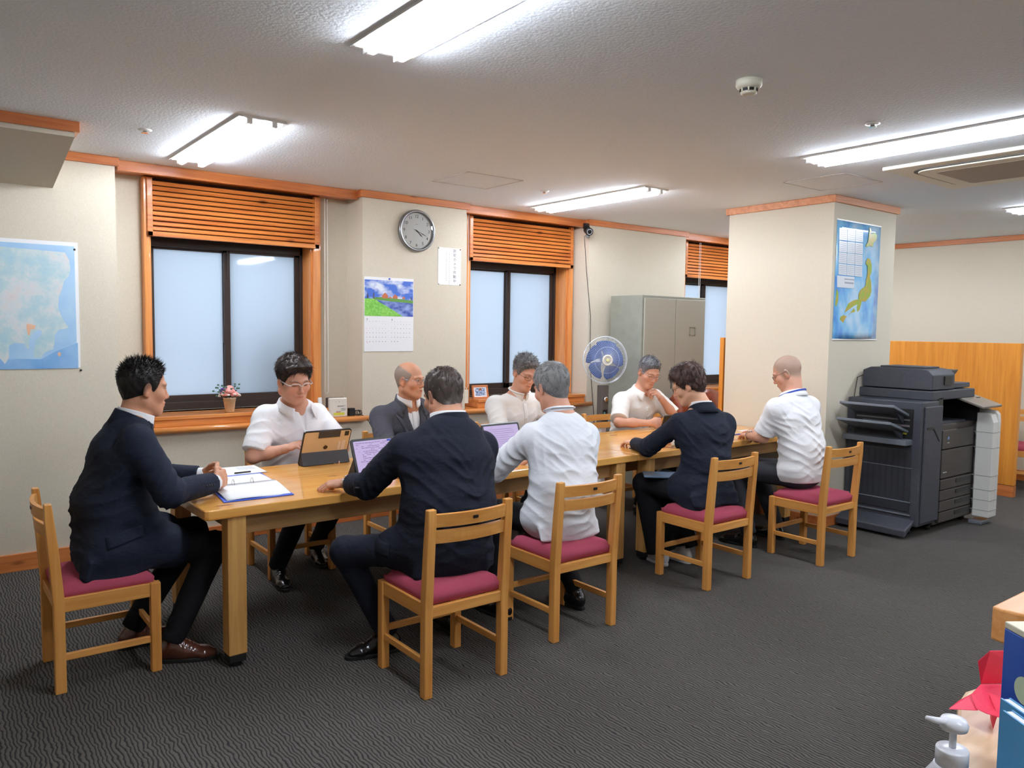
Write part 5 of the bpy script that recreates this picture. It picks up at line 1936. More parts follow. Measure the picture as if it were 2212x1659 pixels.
def glasses(h, parent, org, m, rim='full', r=.0016, dz=0.0, dy=0.0, lens=False):
    b = B()
    T_ = lambda p: Vector(h.w((p[0], p[1]+dy, p[2]+dz)))-Vector(org)
    for x in (-1, 1):
        n = 20
        pts = []
        for k in range(n):
            a = 2*PI*k/n
            px = x*.033+.0255*np.sign(math.cos(a))*abs(math.cos(a))**.75
            pz = .001+.0155*np.sign(math.sin(a))*abs(math.sin(a))**.75
            pts.append((px, .107-abs(px)*.22, pz))
        if rim == 'half':
            up = [p for p in sorted(pts, key=lambda p: p[0]) if p[2] > .004]
            b.tube([T_(p) for p in up], r*c_(h), 6)
        else:
            b.tube([T_(p) for p in pts], r*c_(h), 6, closed=True)
        b.tube([T_((x*.058, .094, .006)), T_((x*.074, .086, .008)), T_((x*.083, .03, .008)), T_((x*.084, -.004, .012)), T_((x*.082, -.020, -.004))], r*1.1*c_(h), 6)
    b.tube([T_((-.009, .1055, .003)), T_((0, .110, .006)), T_((.009, .1055, .003))], r*c_(h), 6)
    o = b.obj('glasses', m, parent)
    return o
def c_(h):
    return h.sc

def hand_prims(S, wr, fwd, pn, right, curl=(20, 25, 15), thumb=.5, spread=.06, sc=1.0, point=False):
    """wr wrist, fwd towards the knuckles, pn out of the palm"""
    wr, fwd, pn = V3(*wr), nrm(fwd), np.asarray(pn, F32)
    pn = nrm(pn-fwd*(pn @ fwd))
    s = np.cross(fwd, pn) if right else np.cross(pn, fwd)      # towards the thumb
    kn = wr+fwd*.088*sc
    S.add(econe(wr+fwd*.006, wr+fwd*.045*sc, (.027*sc, .019*sc), (.039*sc, .016*sc), s), .02)
    S.add(econe(wr+fwd*.045*sc, kn-fwd*.010, (.039*sc, .016*sc), (.040*sc, .0135*sc), s), .015)
    S.add(cone(wr+fwd*.022*sc+s*.020*sc+pn*.006, wr+fwd*.05*sc+s*.026*sc+pn*.008, .014*sc, .013*sc), .012)
    Ls = [(.046, .026, .022), (.050, .030, .023), (.046, .028, .022), (.036, .021, .020)]
    for i, off in enumerate((.030, .010, -.010, -.029)):
        p = kn+s*off*sc-fwd*(.004*abs(i-1)+(.004 if i == 3 else 0))
        a = 0.0
        d0 = nrm(fwd+s*(spread*(1.3-i)*.9))
        r = (.0092 if i < 3 else .0080)*sc
        S.add(cone(p-fwd*.018-pn*.002, p, r*.95, r), .008)
        cu = curl[i] if isinstance(curl[0], (tuple, list)) else curl
        for j in range(3):
            a += math.radians(cu[j])
            d = d0*math.cos(a)+pn*math.sin(a)
            q = p+d*Ls[i][j]*sc
            S.add(cone(p, q, r, r*.90), .0035)
            p = q
            r *= .90
    p = wr+fwd*.032*sc+s*.028*sc+pn*.006
    d = nrm(fwd*(.75-thumb*.2)+s*(.62-thumb*.5)+pn*(.15+thumb*.6))
    r = .0118*sc
    for L_ in (.036, .032, .026):
        q = p+d*L_*sc
        S.add(cone(p, q, r, r*.9), .006)
        p = q
        r *= .9
        d = nrm(d+fwd*.30+pn*thumb*.25-s*.12)

def project(sd, pts, dirv, off, start=.22):
    """slide points along dirv until they meet the surface"""
    p = np.asarray(pts, F32)
    dv = nrm(dirv)
    q = p-dv*start
    t = np.zeros(len(p), F32)
    for _ in range(60):
        d = sd(q+t[:, None]*dv)
        t += np.clip(d-off, -.02, .05)*.7
    return q+t[:, None]*dv

def decal(sd, name, corners, dirv, m, parent, org, off=.002, th=.003, nx=8, ny=10, start=.22, smooth=True):
    """quad patch laid on a surface: corners a,b,c,d around, dirv = direction into the surface"""
    a, b_, c, d = [V3(*q) for q in corners]
    P = []
    for i in range(ny+1):
        v = i/ny
        for j in range(nx+1):
            u = j/nx
            P.append(a*(1-u)*(1-v)+b_*u*(1-v)+c*u*v+d*(1-u)*v)
    W_ = project(sd, np.array(P), dirv, off, start)-np.array(org, F32)
    G = W_.reshape(ny+1, nx+1, 3)
    bb = B()
    top = [[Vector(G[i][j]) for j in range(nx+1)] for i in range(ny+1)]
    dn = Vector(nrm(dirv))*th
    bot = [[p+dn for p in row] for row in top]
    bb.quadgrid(top)
    bb.quadgrid(bot)
    N_, M_ = ny+1, nx+1
    rim = lambda g: [g[i][0] for i in range(N_)]+[g[N_-1][j] for j in range(1, M_)]+[g[i][M_-1] for i in range(N_-2, -1, -1)]+[g[0][j] for j in range(M_-2, 0, -1)]
    r1, r2 = rim(top), rim(bot)
    n = len(r1)
    bb._new(r1+r2, [(k, (k+1) % n, n+(k+1) % n, n+k) for k in range(n)])
    bmesh.ops.remove_doubles(bb.bm, verts=bb.bm.verts, dist=1e-6)
    return bb.obj(name, m, parent)

def collar(parent, org, c, rt, fw, up, rx, ry, hb, drop, lean, m, fold_=.03, gap=35, name='collar', th=.002, stand=.012, tip=.02, flare=1.0):
    """turned-down collar round the neck. gap: half opening at the front in degrees"""
    c, rt, fw, up = V3(*c), nrm(rt), nrm(fw), nrm(up)
    N_ = 36
    inner, outer = [], []
    prof = []
    for i in range(N_+1):
        a = -(PI-math.radians(gap))+2*(PI-math.radians(gap))*i/N_        # 0 at the back
        fr = (1-math.cos(a))/2                                             # 0 back .. 1 front
        dz = -drop*fr**1.3
        base = c+rt*(math.sin(a)*rx)-fw*(math.cos(a)*ry)+fw*(lean*fr)
        rad = nrm(rt*math.sin(a)-fw*math.cos(a))
        fl = fold_+tip*max(0, fr-.72)/.28
        row = [base+up*(dz-stand), base+up*(dz+hb*.5)+rad*.000, base+up*(dz+hb)+rad*.001, base+up*(dz+hb+.001)+rad*.004, base+up*(dz+hb-.004)+rad*(.002+.006*flare), base+up*(dz+hb-fl*.55)+rad*(.003+(.008+fl*.16)*flare), base+up*(dz+hb-fl)+rad*(.004+(.009+fl*.36)*flare)]
        prof.append([Vector(q-V3(*org)) for q in row])
    b = B().quadgrid(prof, th)
    return b.obj(name, m, parent)

def person(cfg):
    """one seated figure; body is one continuous mesh, garments are its children"""
    J = {k: V3(*v) for k, v in cfg['J'].items()}
    org = V3(cfg['J']['hip'][0], cfg['J']['hip'][1], 0)
    h = Head(**cfg['head'])
    hip, nb = J['hip'], J['nb']
    rt = nrm(J['shR']-J['shL'])                # towards the person's right
    rtl = nrm(V3(rt[0], rt[1], 0))
    fwd = nrm(np.cross(V3(0, 0, 1), rtl))      # chest direction
    wais = hip+(nb-hip)*.36+fwd*cfg.get('slump', -.02)
    chest = hip+(nb-hip)*.74+fwd*cfg.get('slump', -.02)*.4
    up = nrm(nb-chest)
    nd_ = nrm(h.w((0, -.022, -.045))-nb)
    bw = cfg.get('bw', 1.0)                    # girth
    sho = (J['shR']+J['shL'])/2
    hw = float(np.linalg.norm(J['shR']-J['shL']))/2
    pel = nrm(cfg.get('pel', rtl))
    hR, hL = hip+pel*.085, hip-pel*.085
    # ---------- body
    S = Sdf()
    h.prims(S)
    S.add(cone(h.w((0, -.026, -.045)), nb-fwd*.004, (.051+h.fat)*h.sc, .056+h.fat), .03)
    S.add(cone(h.w((0, -.012, -.070)), nb+fwd*.016, .043*h.sc, .048), .03)
    S.add(econe(nb-up*.03, nb-up*.115, (.105, .064*bw), (hw*.70, .086*bw), rt), .05)
    S.add(cone(nb-up*.005, J['shR']-rt*.025+V3(0, 0, .012), .040, .040), .04)
    S.add(cone(nb-up*.005, J['shL']+rt*.025+V3(0, 0, .012), .040, .040), .04)
    S.add(econe(chest, wais, (hw*.66, .080*bw), (.105*bw, .074*bw), rt), .05)
    S.add(econe(wais, hip, (.105*bw, .074*bw), (.11, .07), pel), .04)
    for sd_ in 'RL':
        hh = hR if sd_ == 'R' else hL
        S.add(cone(hh, J['kn'+sd_], .055, .042), .03)
        S.add(cone(J['kn'+sd_], J['an'+sd_], .040, .028), .02)
        toe = J['toe'+sd_]
        S.add(cone(J['an'+sd_]-V3(0, 0, .04), J['an'+sd_]*.35+toe*.65, .028, .024), .02)
        el, wr, sh = J['el'+sd_], J['wr'+sd_], J['sh'+sd_]
        k = 1.0 if sd_ == 'R' else -1.0
        S.add(cone(sh, el, .046*cfg.get('arm', 1), .038*cfg.get('arm', 1)), .03)
        S.add(cone(el, el*.55+wr*.45, .038*cfg.get('arm', 1), .036*cfg.get('arm', 1)), .02)
        S.add(cone(el*.55+wr*.45, wr, .036*cfg.get('arm', 1), .0245), .02)
        hd = cfg['hand'+sd_]
        hand_prims(S, wr, hd['fwd'], hd['pn'], sd_ == 'R', hd.get('curl', (20, 25, 15)), hd.get('thumb', .5), hd.get('spread', .06), hd.get('sc', .98))
    allj = np.array([v for v in J.values()]+[h.o])
    lo, hi = allj.min(0)-.22, allj.max(0)+.22
    lo[2] = -.01
    vs, Q = S.mesh(lo, hi, .0034)
    vs, Q = keep_largest(vs, Q, 1)
    skin = cfg.get('skin', s2l((.80, .57, .44)))
    tint = h.tint(vs, skin, cfg.get('face', {}))
    body = np_mesh('person', vs, Q, M_skin, None, org, tint)
    body.location = Vector(org)
    tag(body, cfg['label'], 'person')
    if cfg.get('hair'):
        make_hair(h, body, org, dict(cfg['hair'], nk=tuple(h.loc(nb[None]-fwd*.004)[0])))
    # ---------- trousers
    def legs(S, e):
        S.add(econe(hip+V3(0, 0, .06), hip-V3(0, 0, .0), (.150*bw+e, .100*bw+e), (.165+e, .105+e), pel), .03)
        for sd_ in 'RL':
            hh = hR if sd_ == 'R' else hL
            kn, an = J['kn'+sd_], J['an'+sd_]
            S.add(cone(hh+V3(0, 0, .005), kn, .082+e, .064+e), .04)
            sh_ = nrm(an-kn)
            wd_ = cfg.get('flare', 0)
            S.add(cone(kn, an, .062+e, .050+e+wd_), .025)
    T_ = Sdf()
    legs(T_, 0)
    for i, sd_ in enumerate('RL'):
        kn, an = J['kn'+sd_], J['an'+sd_]
        hh = hR if sd_ == 'R' else hL
        T_.add(fold(kn, .09, nrm(an-hh), .036, .006, ph=i*2+cfg.get('ph', 0)), 0, 'd')
        T_.add(fold(hh*.7+kn*.3+V3(0, 0, .03), .12, nrm(kn-hh), .055, .005, ph=i+1), 0, 'd')
        T_.add(fold(an+V3(0, 0, .05), .08, (0, 0, 1), .045, .004, ph=i+2), 0, 'd')
    T_.add(ripple(.0022, 1.0, cfg.get('ph', 0)), 0, 'd')
    for sd_ in 'RL':
        kn, an = J['kn'+sd_], J['an'+sd_]
        d_ = nrm(an-kn)
        T_.add(lambda p, an=an, d_=d_: np.where(np.linalg.norm(p-an, axis=1) < .16, (p-an) @ d_-.014, -9).astype(F32), 0, 'i')
    vs, Q = T_.mesh(lo, hi, .0062)
    vs, Q = keep_largest(vs, Q, 1)
    np_mesh('trousers', vs, Q, cfg['trousers'], body, org)
    # ---------- shoes
    for sd_ in 'RL':
        an, toe = J['an'+sd_], J['toe'+sd_]
        d_ = nrm(V3(toe[0]-an[0], toe[1]-an[1], 0))
        heel = V3(an[0], an[1], 0)-d_*.055
        tip = V3(toe[0], toe[1], 0)
        sdv = np.cross(d_, V3(0, 0, 1))
        K_ = Sdf()
        K_.add(econe(heel+V3(0, 0, .045)+d_*.02, heel+d_*.10+V3(0, 0, .046), (.031, .040), (.036, .042), sdv), 0)
        K_.add(econe(heel+d_*.10+V3(0, 0, .042), tip-d_*.055+V3(0, 0, .030), (.036, .038), (.042, .025), sdv), .03)
        K_.add(econe(tip-d_*.055+V3(0, 0, .028), tip-d_*.022+V3(0, 0, .024), (.041, .024), (.030, .019), sdv), .02)
        K_.add(cone(an-V3(0, 0, .03), an+V3(0, 0, .0), .038, .036), .03)
        K_.add(plane((0, 0, max(.105, an[2]+.01)), (0, 0, 1)), 0, 'i')
        K_.add(plane((0, 0, .014), (0, 0, -1)), 0, 'i')
        K_.add(fold(an+d_*.05-V3(0, 0, .03), .05, d_, .016, .0022), 0, 'd')
        a_ = np.minimum(heel, tip)-.09
        b_ = np.maximum(heel, tip)+.09
        a_[2], b_[2] = -.01, .19
        vs, Q = K_.mesh(a_, b_, .004)
        so = np_mesh('shoe', vs, Q, cfg.get('shoes', M_bshoe), body, org)
        pts = []
        for k in range(28):
            a = 2*PI*k/28
            l_ = math.cos(a)
            c0 = (heel+tip)/2
            L_ = float(np.linalg.norm(tip-heel))/2+.012
            wv = (.041 if l_ > -.2 else .036)*(1-.12*max(0, l_)**3)
            q = c0+d_*L_*np.sign(l_)*abs(l_)**.8+sdv*wv*np.sign(math.sin(a))*abs(math.sin(a))**.75-org
            pts.append((q[0], q[1]))
        B().prism(pts, .001, .018).obj('sole', cfg.get('soles', M_rubber), so, bevel=.003)
    # ---------- shirt / jacket shells
    arm = cfg.get('arm', 1)
    def torso(S, e, sleeve, waist=1.0, hem=.0, k0=.05, loose=0.0):
        S.add(econe(nb-up*.045, nb-up*.14, (hw*.80, .078*bw+e), (hw*.99, .104*bw+e), rt), 0)
        S.add(econe(nb-up*.14, wais, (hw*.97+e*.3, .104*bw+e), (.142*bw*waist+e, .102*bw*waist+e+loose), rt), .05)
        S.add(econe(wais, hip+V3(0, 0, .02), (.142*bw*waist+e, .102*bw*waist+e+loose), (.160*bw+e, .118*bw+e+loose*.6), pel), .06)
        bl = cfg.get('belly', 0)
        if bl:
            S.add(ell(wais+fwd*(.04+bl*.5)-V3(0, 0, .02), (.13*bw, .10*bw+bl, .13)), .06)
        for sd_ in 'RL':
            sg = 1 if sd_ == 'R' else -1
            sh, el, wr = J['sh'+sd_], J['el'+sd_], J['wr'+sd_]
            S.add(cone(nb-up*.020-fwd*.004, sh-rt*sg*.012+V3(0, 0, .006), .044+e*.6, .046+e), .03)
            S.add(cone(sh-up*.03-fwd*.012, wais+rt*sg*(.142*bw-.062), .046+e, .052+e), .035)
            if sleeve == 'long':
                S.add(cone(sh, el, .057*arm+e, .053*arm+e), .03)
                S.add(cone(el, wr, .047*arm+e, .036*arm+e*.8), .02)
            elif sleeve == '34':
                S.add(cone(sh, el, .057*arm+e, .055*arm+e), .03)
                S.add(cone(el, el*.72+wr*.28, .050*arm+e, .049*arm+e), .02)
            else:
                S.add(cone(sh, sh*.12+el*.88, .060*arm+e, .062*arm+e), .035)
        return S
    def cuts(S, sleeve, back=.0):
        for sd_ in 'RL':
            sh, el, wr = J['sh'+sd_], J['el'+sd_], J['wr'+sd_]
            if sleeve == 'long':
                d_ = nrm(wr-el)
                q = wr-d_*back
                rr_ = .11
            elif sleeve == '34':
                d_ = nrm(wr-el)
                q = el+d_*.075
                rr_ = .14
            else:
                d_ = nrm(el-sh)
                q = sh+(el-sh)*.86
                rr_ = .115
            S.add(lambda p, q=q, d_=d_, rr_=rr_: np.where(np.linalg.norm(p-q, axis=1) < rr_, (p-q) @ d_, -9).astype(F32), 0, 'i')
    def folds(S, amp, sleeve):
        ph = cfg.get('ph', 0.)
        S.add(fold(wais+V3(0, 0, .03), .19*bw, V3(0, 0, 1)+rt*.25-fwd*.3, .060, amp*1.5, m=rt, ph=ph), 0, 'd')
        S.add(fold(chest-fwd*.10+rt*.10, .12, V3(0, 0, 1)-rt*.8, .050, amp*.9, m=rt, ph=ph+1), 0, 'd')
        S.add(fold(chest-fwd*.10-rt*.10, .12, V3(0, 0, 1)+rt*.8, .050, amp*.9, m=rt, ph=ph+4), 0, 'd')
        S.add(fold(wais*.5+hip*.5-fwd*.06, .14, V3(0, 0, 1)-rt*.2, .050, amp*1.4, m=rt, ph=ph+2), 0, 'd')
        for i, sd_ in enumerate('RL'):
            sh, el, wr = J['sh'+sd_], J['el'+sd_], J['wr'+sd_]
            if sleeve != 'short':
                S.add(fold(el, .085, nrm(nrm(wr-el)+nrm(el-sh)), .036, amp*1.5, ph=ph+i), 0, 'd')
            S.add(fold(sh*.55+el*.45, .09, nrm(el-sh)+.5*fwd, .052, amp*1.2, ph=ph+i+1), 0, 'd')
            S.add(fold(sh-up*.10-rt*(.05 if sd_ == 'R' else -.05), .09, nrm(el-sh)+.4*up, .042, amp*1.4, ph=ph+3*i), 0, 'd')
        S.add(ripple(amp*.5, 1.0, ph), 0, 'd')
    g = cfg['garment']
    col_m = cfg['shirt']
    hem_len = .0
    neckhole = cone(nb+nd_*.025, nb+nd_*.16, .064+h.fat, .085)
    cu_ = nrm(up*.55+nd_*.45)
    cc = nb+nd_*cfg.get('cup', .038)
    if g == 'suit':
        shs = Sdf()
        torso(shs, -.006, 'long')
        shs.add(cone(nb+nd_*.055, nb+nd_*.16, .060+h.fat, .08), .003, 's')
        cuts(shs, 'long', -.012 if 'cut' not in cfg else cfg['cut']-.006)
        sel_lo, sel_hi = lo, hi
        vs, Q = shs.mesh(sel_lo, sel_hi, .006)
        vs, Q = keep_largest(vs, Q, 1)
        np_mesh('shirt', vs, Q, col_m, body, org)
        e = .008
        jk = Sdf()
        torso(jk, e, 'long', cfg.get('waist', 1.0), loose=cfg.get('loose', 0.0))
        # skirt of the jacket over hips and upper thighs
        for sd_ in 'RL':
            hh = hR if sd_ == 'R' else hL
            dk = nrm(J['kn'+sd_]-hh)
            jk.add(cone(hh+V3(0, 0, .02), hh+dk*cfg.get('skirt', .10)+V3(0, 0, .012), .098, .094), .05)
            if cfg.get('hang'):
                sg = 1 if sd_ == 'R' else -1
                jk.add(econe(hh+pel*sg*.055+V3(0, 0, -.01), hh+pel*sg*.068+dk*.03-V3(0, 0, cfg['hang']), (.030, .12), (.014, .13), pel), .03)
                jk.add(econe(hh-fwd*.075+V3(0, 0, -.01), hh-fwd*.098-V3(0, 0, cfg['hang']*.8), (.10, .030), (.095, .014), pel), .03)
        if cfg.get('drape'):
            dr = cfg['drape']
            jk.add(econe(chest+fwd*.03, wais+fwd*dr*.45-V3(0, 0, .03), (.13*bw, .085), (.15*bw, .085), rt), .05)
            jk.add(econe(wais+fwd*dr*.45-V3(0, 0, .03), hip+fwd*dr+V3(0, 0, .045), (.15*bw, .085), (.175, .055), rt), .05)
        jk.add(neckhole, .004, 's')
        folds(jk, cfg.get('amp', .0045), 'long')
        cuts(jk, 'long', cfg.get('cut', .018))
        vp = nb-up*cfg.get('vdepth', .27)+fwd*(.115*bw)
        jk.add(econe(nb+fwd*.085+up*.02, vp, (.056, .034), (.004, .030), rt), .003, 's')
        jk.add(plane((0, 0, cfg.get('floor', .40)), (0, 0, -1)), 0, 'i')
        vs, Q = jk.mesh(lo, hi, .0055)
        vs, Q = keep_largest(vs, Q, 1)
        jo = np_mesh('jacket', vs, Q, cfg['jacket'], body, org)
        jplain = Sdf()
        torso(jplain, e, 'long', cfg.get('waist', 1.0), loose=cfg.get('loose', 0.0))
        # lapels and collar
        if cfg.get('front', True):
            dn = -fwd
            for sg in (1, -1):
                r_ = rt*sg
                a = nb+up*.012+r_*.060+fwd*.05
                b_ = nb-up*.055+r_*.115+fwd*.08
                c2 = nb-up*.10+r_*.085+fwd*.1
                d2 = nb-up*.03+r_*.045+fwd*.07
                decal(jplain, 'lapel', [d2, a, b_, c2], dn, cfg['jacket'], jo, org, .003, .005, 5, 6)
                decal(jplain, 'lapel', [c2+r_*.004, b_+r_*.012-up*.008, vp+r_*.020+up*.01, vp+r_*.002+up*.004], dn, cfg['jacket'], jo, org, .004, .005, 6, 10)
        collar(jo, org, cc-nd_*.004, rt, fwd, cu_, .0770+h.fat, .0765+h.fat, .031, .095, .030, cfg['jacket'], fold_=.058, gap=50, th=.003, name='jacket_collar', flare=.6)
        collar(body, org, cc, rt, fwd, cu_, .0665+h.fat, .0665+h.fat, .034, .050, .016, col_m, fold_=.032, gap=13, th=.002, name='shirt_collar', tip=.022, flare=.25)
        if cfg.get('tie'):
            decal(shs, 'tie', [nb-up*.005+rt*.018, nb-up*.005-rt*.018, nb-up*.04-rt*.013, nb-up*.04+rt*.013], -fwd, cfg['tie'], body, org, .012, .012, 4, 5)
            decal(shs, 'tie_blade', [nb-up*.038+rt*.012, nb-up*.038-rt*.012, nb-up*.34-rt*.034, nb-up*.34+rt*.034], -fwd, cfg['tie'], body, org, .006, .004, 4, 14)
        else:
            decal(shs, 'placket', [nb-up*.04+rt*.013, nb-up*.04-rt*.013, nb-up*.28-rt*.013, nb-up*.28+rt*.013], -fwd, col_m, body, org, .003, .003, 3, 12)
        # cuffs, sleeve buttons, pocket flaps, back seam
        for sd_ in cfg.get('cuffs', 'RL'):
            el, wr = J['el'+sd_], J['wr'+sd_]
            d_ = nrm(wr-el)
            bb = B().tube([Vector(wr-d_*.03-org), Vector(wr+d_*.010-org)], [.034, .031], 20)
            bb.obj('cuff', col_m, body, bevel=.002)
        for sd_ in cfg.get('btn', ''):
            el, wr = J['el'+sd_], J['wr'+sd_]
            d_ = nrm(wr-el)
            sdir = nrm(cfg['btn_dir'])
            bb = B()
            P_ = project(jplain, np.array([wr-d_*(.035+(cfg.get('cut', .018)-.018)+.013*k)-sdir*0 for k in range(4)]), -sdir, .0015, .12)
            for q in P_:
                bb.ball(Vector(q-org), .0055, 8, 6)
            bb.obj('sleeve_buttons', M_btn, jo)
        for nm, cs, dv in cfg.get('decals', []):
            decal(jk, nm, cs, dv, cfg['jacket'], jo, org, .0045, .005, 8, 6, .14)
    else:
        sl = cfg.get('sleeve', 'short')
        s1 = Sdf()
        torso(s1, .010, sl, cfg.get('waist', 1.04), loose=cfg.get('loose', .012))
        for sd_ in 'RL':
            hh = hR if sd_ == 'R' else hL
            dk = nrm(J['kn'+sd_]-hh)
            s1.add(cone(hh+V3(0, 0, .03), hh+dk*cfg.get('skirt', .05)+V3(0, 0, .02), .090, .086), .05)
            if cfg.get('hang'):
                s1.add(econe(hh-fwd*.070+V3(0, 0, -.01), hh-fwd*.088-V3(0, 0, cfg['hang']), (.10, .030), (.10, .016), pel), .03)
        s1.add(neckhole, .004, 's')
        folds(s1, cfg.get('amp', .006), sl)
        cuts(s1, sl)
        if g == 'open':
            vp = nb-up*cfg.get('vdepth', .13)+fwd*.13
            s1.add(cone(nb+fwd*.085+up*.02, vp, .036, .003), .004, 's')
        s1.add(plane((0, 0, cfg.get('floor', .43)), (0, 0, -1)), 0, 'i')
        vs, Q = s1.mesh(lo, hi, .0055)
        vs, Q = keep_largest(vs, Q, 1)
        so = np_mesh('shirt', vs, Q, col_m, body, org)
        plain = Sdf()
        torso(plain, .010, sl, cfg.get('waist', 1.04), loose=cfg.get('loose', .012))
        if g == 'open':
            collar(so, org, cc, rt, fwd, cu_, .074+h.fat, .072+h.fat, .026, .075, .030, col_m, fold_=.050, gap=36, th=.0025, tip=.035)
        elif g == 'band':
            collar(so, org, cc, rt, fwd, cu_, .0675+h.fat, .0665+h.fat, .032, .045, .018, col_m, fold_=.006, gap=10, th=.002, tip=0, name='band_collar', stand=.05)
        else:
            collar(so, org, cc, rt, fwd, cu_, .0685+h.fat, .0675+h.fat, .034, .055, .020, col_m, fold_=.042, gap=20, th=.0022, tip=.02)
        a0 = nb-up*(cfg.get('vdepth', .05))
        decal(plain, 'placket', [a0+rt*.014, a0-rt*.014, nb-up*.36-rt*.014, nb-up*.36+rt*.014], -fwd, col_m, so, org, .0035, .003, 3, 16)
        bb = B()
        P_ = project(plain, np.array([nb-up*(.16+.075*k) for k in range(3)]), -fwd, .006)
        for q in P_:
            bb.ball(Vector(q-org), .005, 8, 6)
        bb.obj('shirt_buttons', M_cream, so)
    if 'glasses' in cfg:
        gm, kw = cfg['glasses']
        glasses(h, body, org, gm, **kw)
    if 'watch' in cfg:
        sd_ = cfg['watch']
        el, wr = J['el'+sd_], J['wr'+sd_]
        d_ = nrm(wr-el)
        c0 = Vector(wr-d_*cfg.get('watch_at', -.004)-org)
        z_ = Vector(nrm(-np.asarray(cfg['hand'+sd_]['pn'], F32)))
        z_ = (z_-Vector(d_)*z_.dot(Vector(d_))).normalized()
        y_ = Vector(d_).cross(z_)
        pts = [c0+y_*(.0345*math.cos(a))+z_*(.0305*math.sin(a)) for a in np.linspace(0, 2*PI, 29)[:-1]]
        b = B()
        for k in range(28):
            b.beam(pts[k], pts[(k+1) % 28], .0035, .015, up=Vector(d_))
        wo = b.obj('wristwatch', M_chrome, body)
        Mw = Matrix((tuple(y_), tuple(d_), tuple(z_))).transposed().to_4x4()
        Mw.translation = c0+z_*.0305
        B().lathe([(.017, -.002), (.018, .004), (.016, .007)], 28, M=Mw, c=(0, 0, 0)).obj('watch_case', M_chrome, wo)
        B().lathe([(.0145, .0065), (.0145, .0076)], 24, M=Mw).obj('watch_dial', mat('dial_silver', rgb(200, 204, 210), .3), wo)
    if cfg.get('lanyard'):
        pts = []
        for k in range(25):
            a = -2.3+4.6*k/24
            fr = (1-math.cos(a))/2
            pts.append(Vector(cc+cu_*(.030-.075*fr)+rt*(math.sin(a)*.084)-fwd*(math.cos(a)*.084)+fwd*(.02*fr)-org))
        b = B()
        for k in range(24):
            b.beam(pts[k], pts[k+1], .002, .011, up=Vector(up))
        b.obj('lanyard', mat('lanyard_blue', rgb(44, 70, 170), .5), body)
    return body
# ------------------------------------------------------------------ the nine people at the table
SK1 = s2l((.79, .57, .45))
SK2 = s2l((.82, .61, .51))
SK3 = s2l((.77, .56, .45))
SK4 = s2l((.86, .66, .54))
BLK, DBR, GRY = s2l((.10, .085, .08)), s2l((.17, .12, .10)), s2l((.42, .42, .42))
M_gw = mat('glasses_white', rgb(232, 232, 236), .25)
M_gs = mat('glasses_silver', rgb(150, 156, 166), .2, .9)
M_gb = mat('glasses_brown', rgb(60, 44, 40), .3)
FISTC = (48, 60, 35)
REST = (18, 24, 16)

person(dict(label='person in navy suit with spiky black hair and clasped hands at the left table end', garment='suit',
    J=dict(hip=(.630, 3.66, .515), nb=(.745, 3.66, 1.045), shR=(.725, 3.475, .985), shL=(.735, 3.850, .985), elR=(.835, 3.425, .765), elL=(.85, 3.90, .765),
           wrR=(1.060, 3.555, .765), wrL=(1.065, 3.765, .765), knR=(1.055, 3.565, .475), knL=(1.02, 3.775, .50), anR=(.865, 3.535, .10), anL=(.76, 3.80, .10), toeR=(1.035, 3.465, 0), toeL=(.95, 3.82, 0)),
    head=dict(pos=(.792, 3.66, 1.192), yaw=84, pitch=-7, sc=.96), slump=-.035, bw=1.06, arm=1.08, skin=SK1,
    handR=dict(fwd=(.66, .62, .10), pn=(-.62, .70, -.1), curl=(54, 60, 38), thumb=.35, spread=.02), handL=dict(fwd=(.66, -.66, .12), pn=(-.62, -.70, -.1), curl=(50, 58, 36), thumb=.35, spread=.02),
    jacket=M_navy, shirt=M_shirtw, trousers=M_trou, tie=M_tie, shoes=M_lshoe, skirt=.24, hang=.10, floor=.385, waist=1.02, btn='R', btn_dir=(0, -1, .1), vdepth=.30, ph=.5, drape=.20, amp=.0065,
    face=dict(open=True, brow=.9, scalp=BLK, scalpw=.75, hl=-.004, nape=.014, beard=.12),
    hair=dict(top=.010, side=.0030, col=BLK, ltop=.022, lside=.003, lift=1.3, bend=.1, whorl=.2, sweep=(0, .25, .4), mess=.5, n=3600, wid=.0015, hl=-.004, nape=.020, front=.004, lump=.002, seed=2),
    decals=[('pocket_flap', [(.60, 3.4, .600), (.74, 3.4, .635), (.745, 3.4, .585), (.605, 3.4, .550)], (0, 1, 0))]))

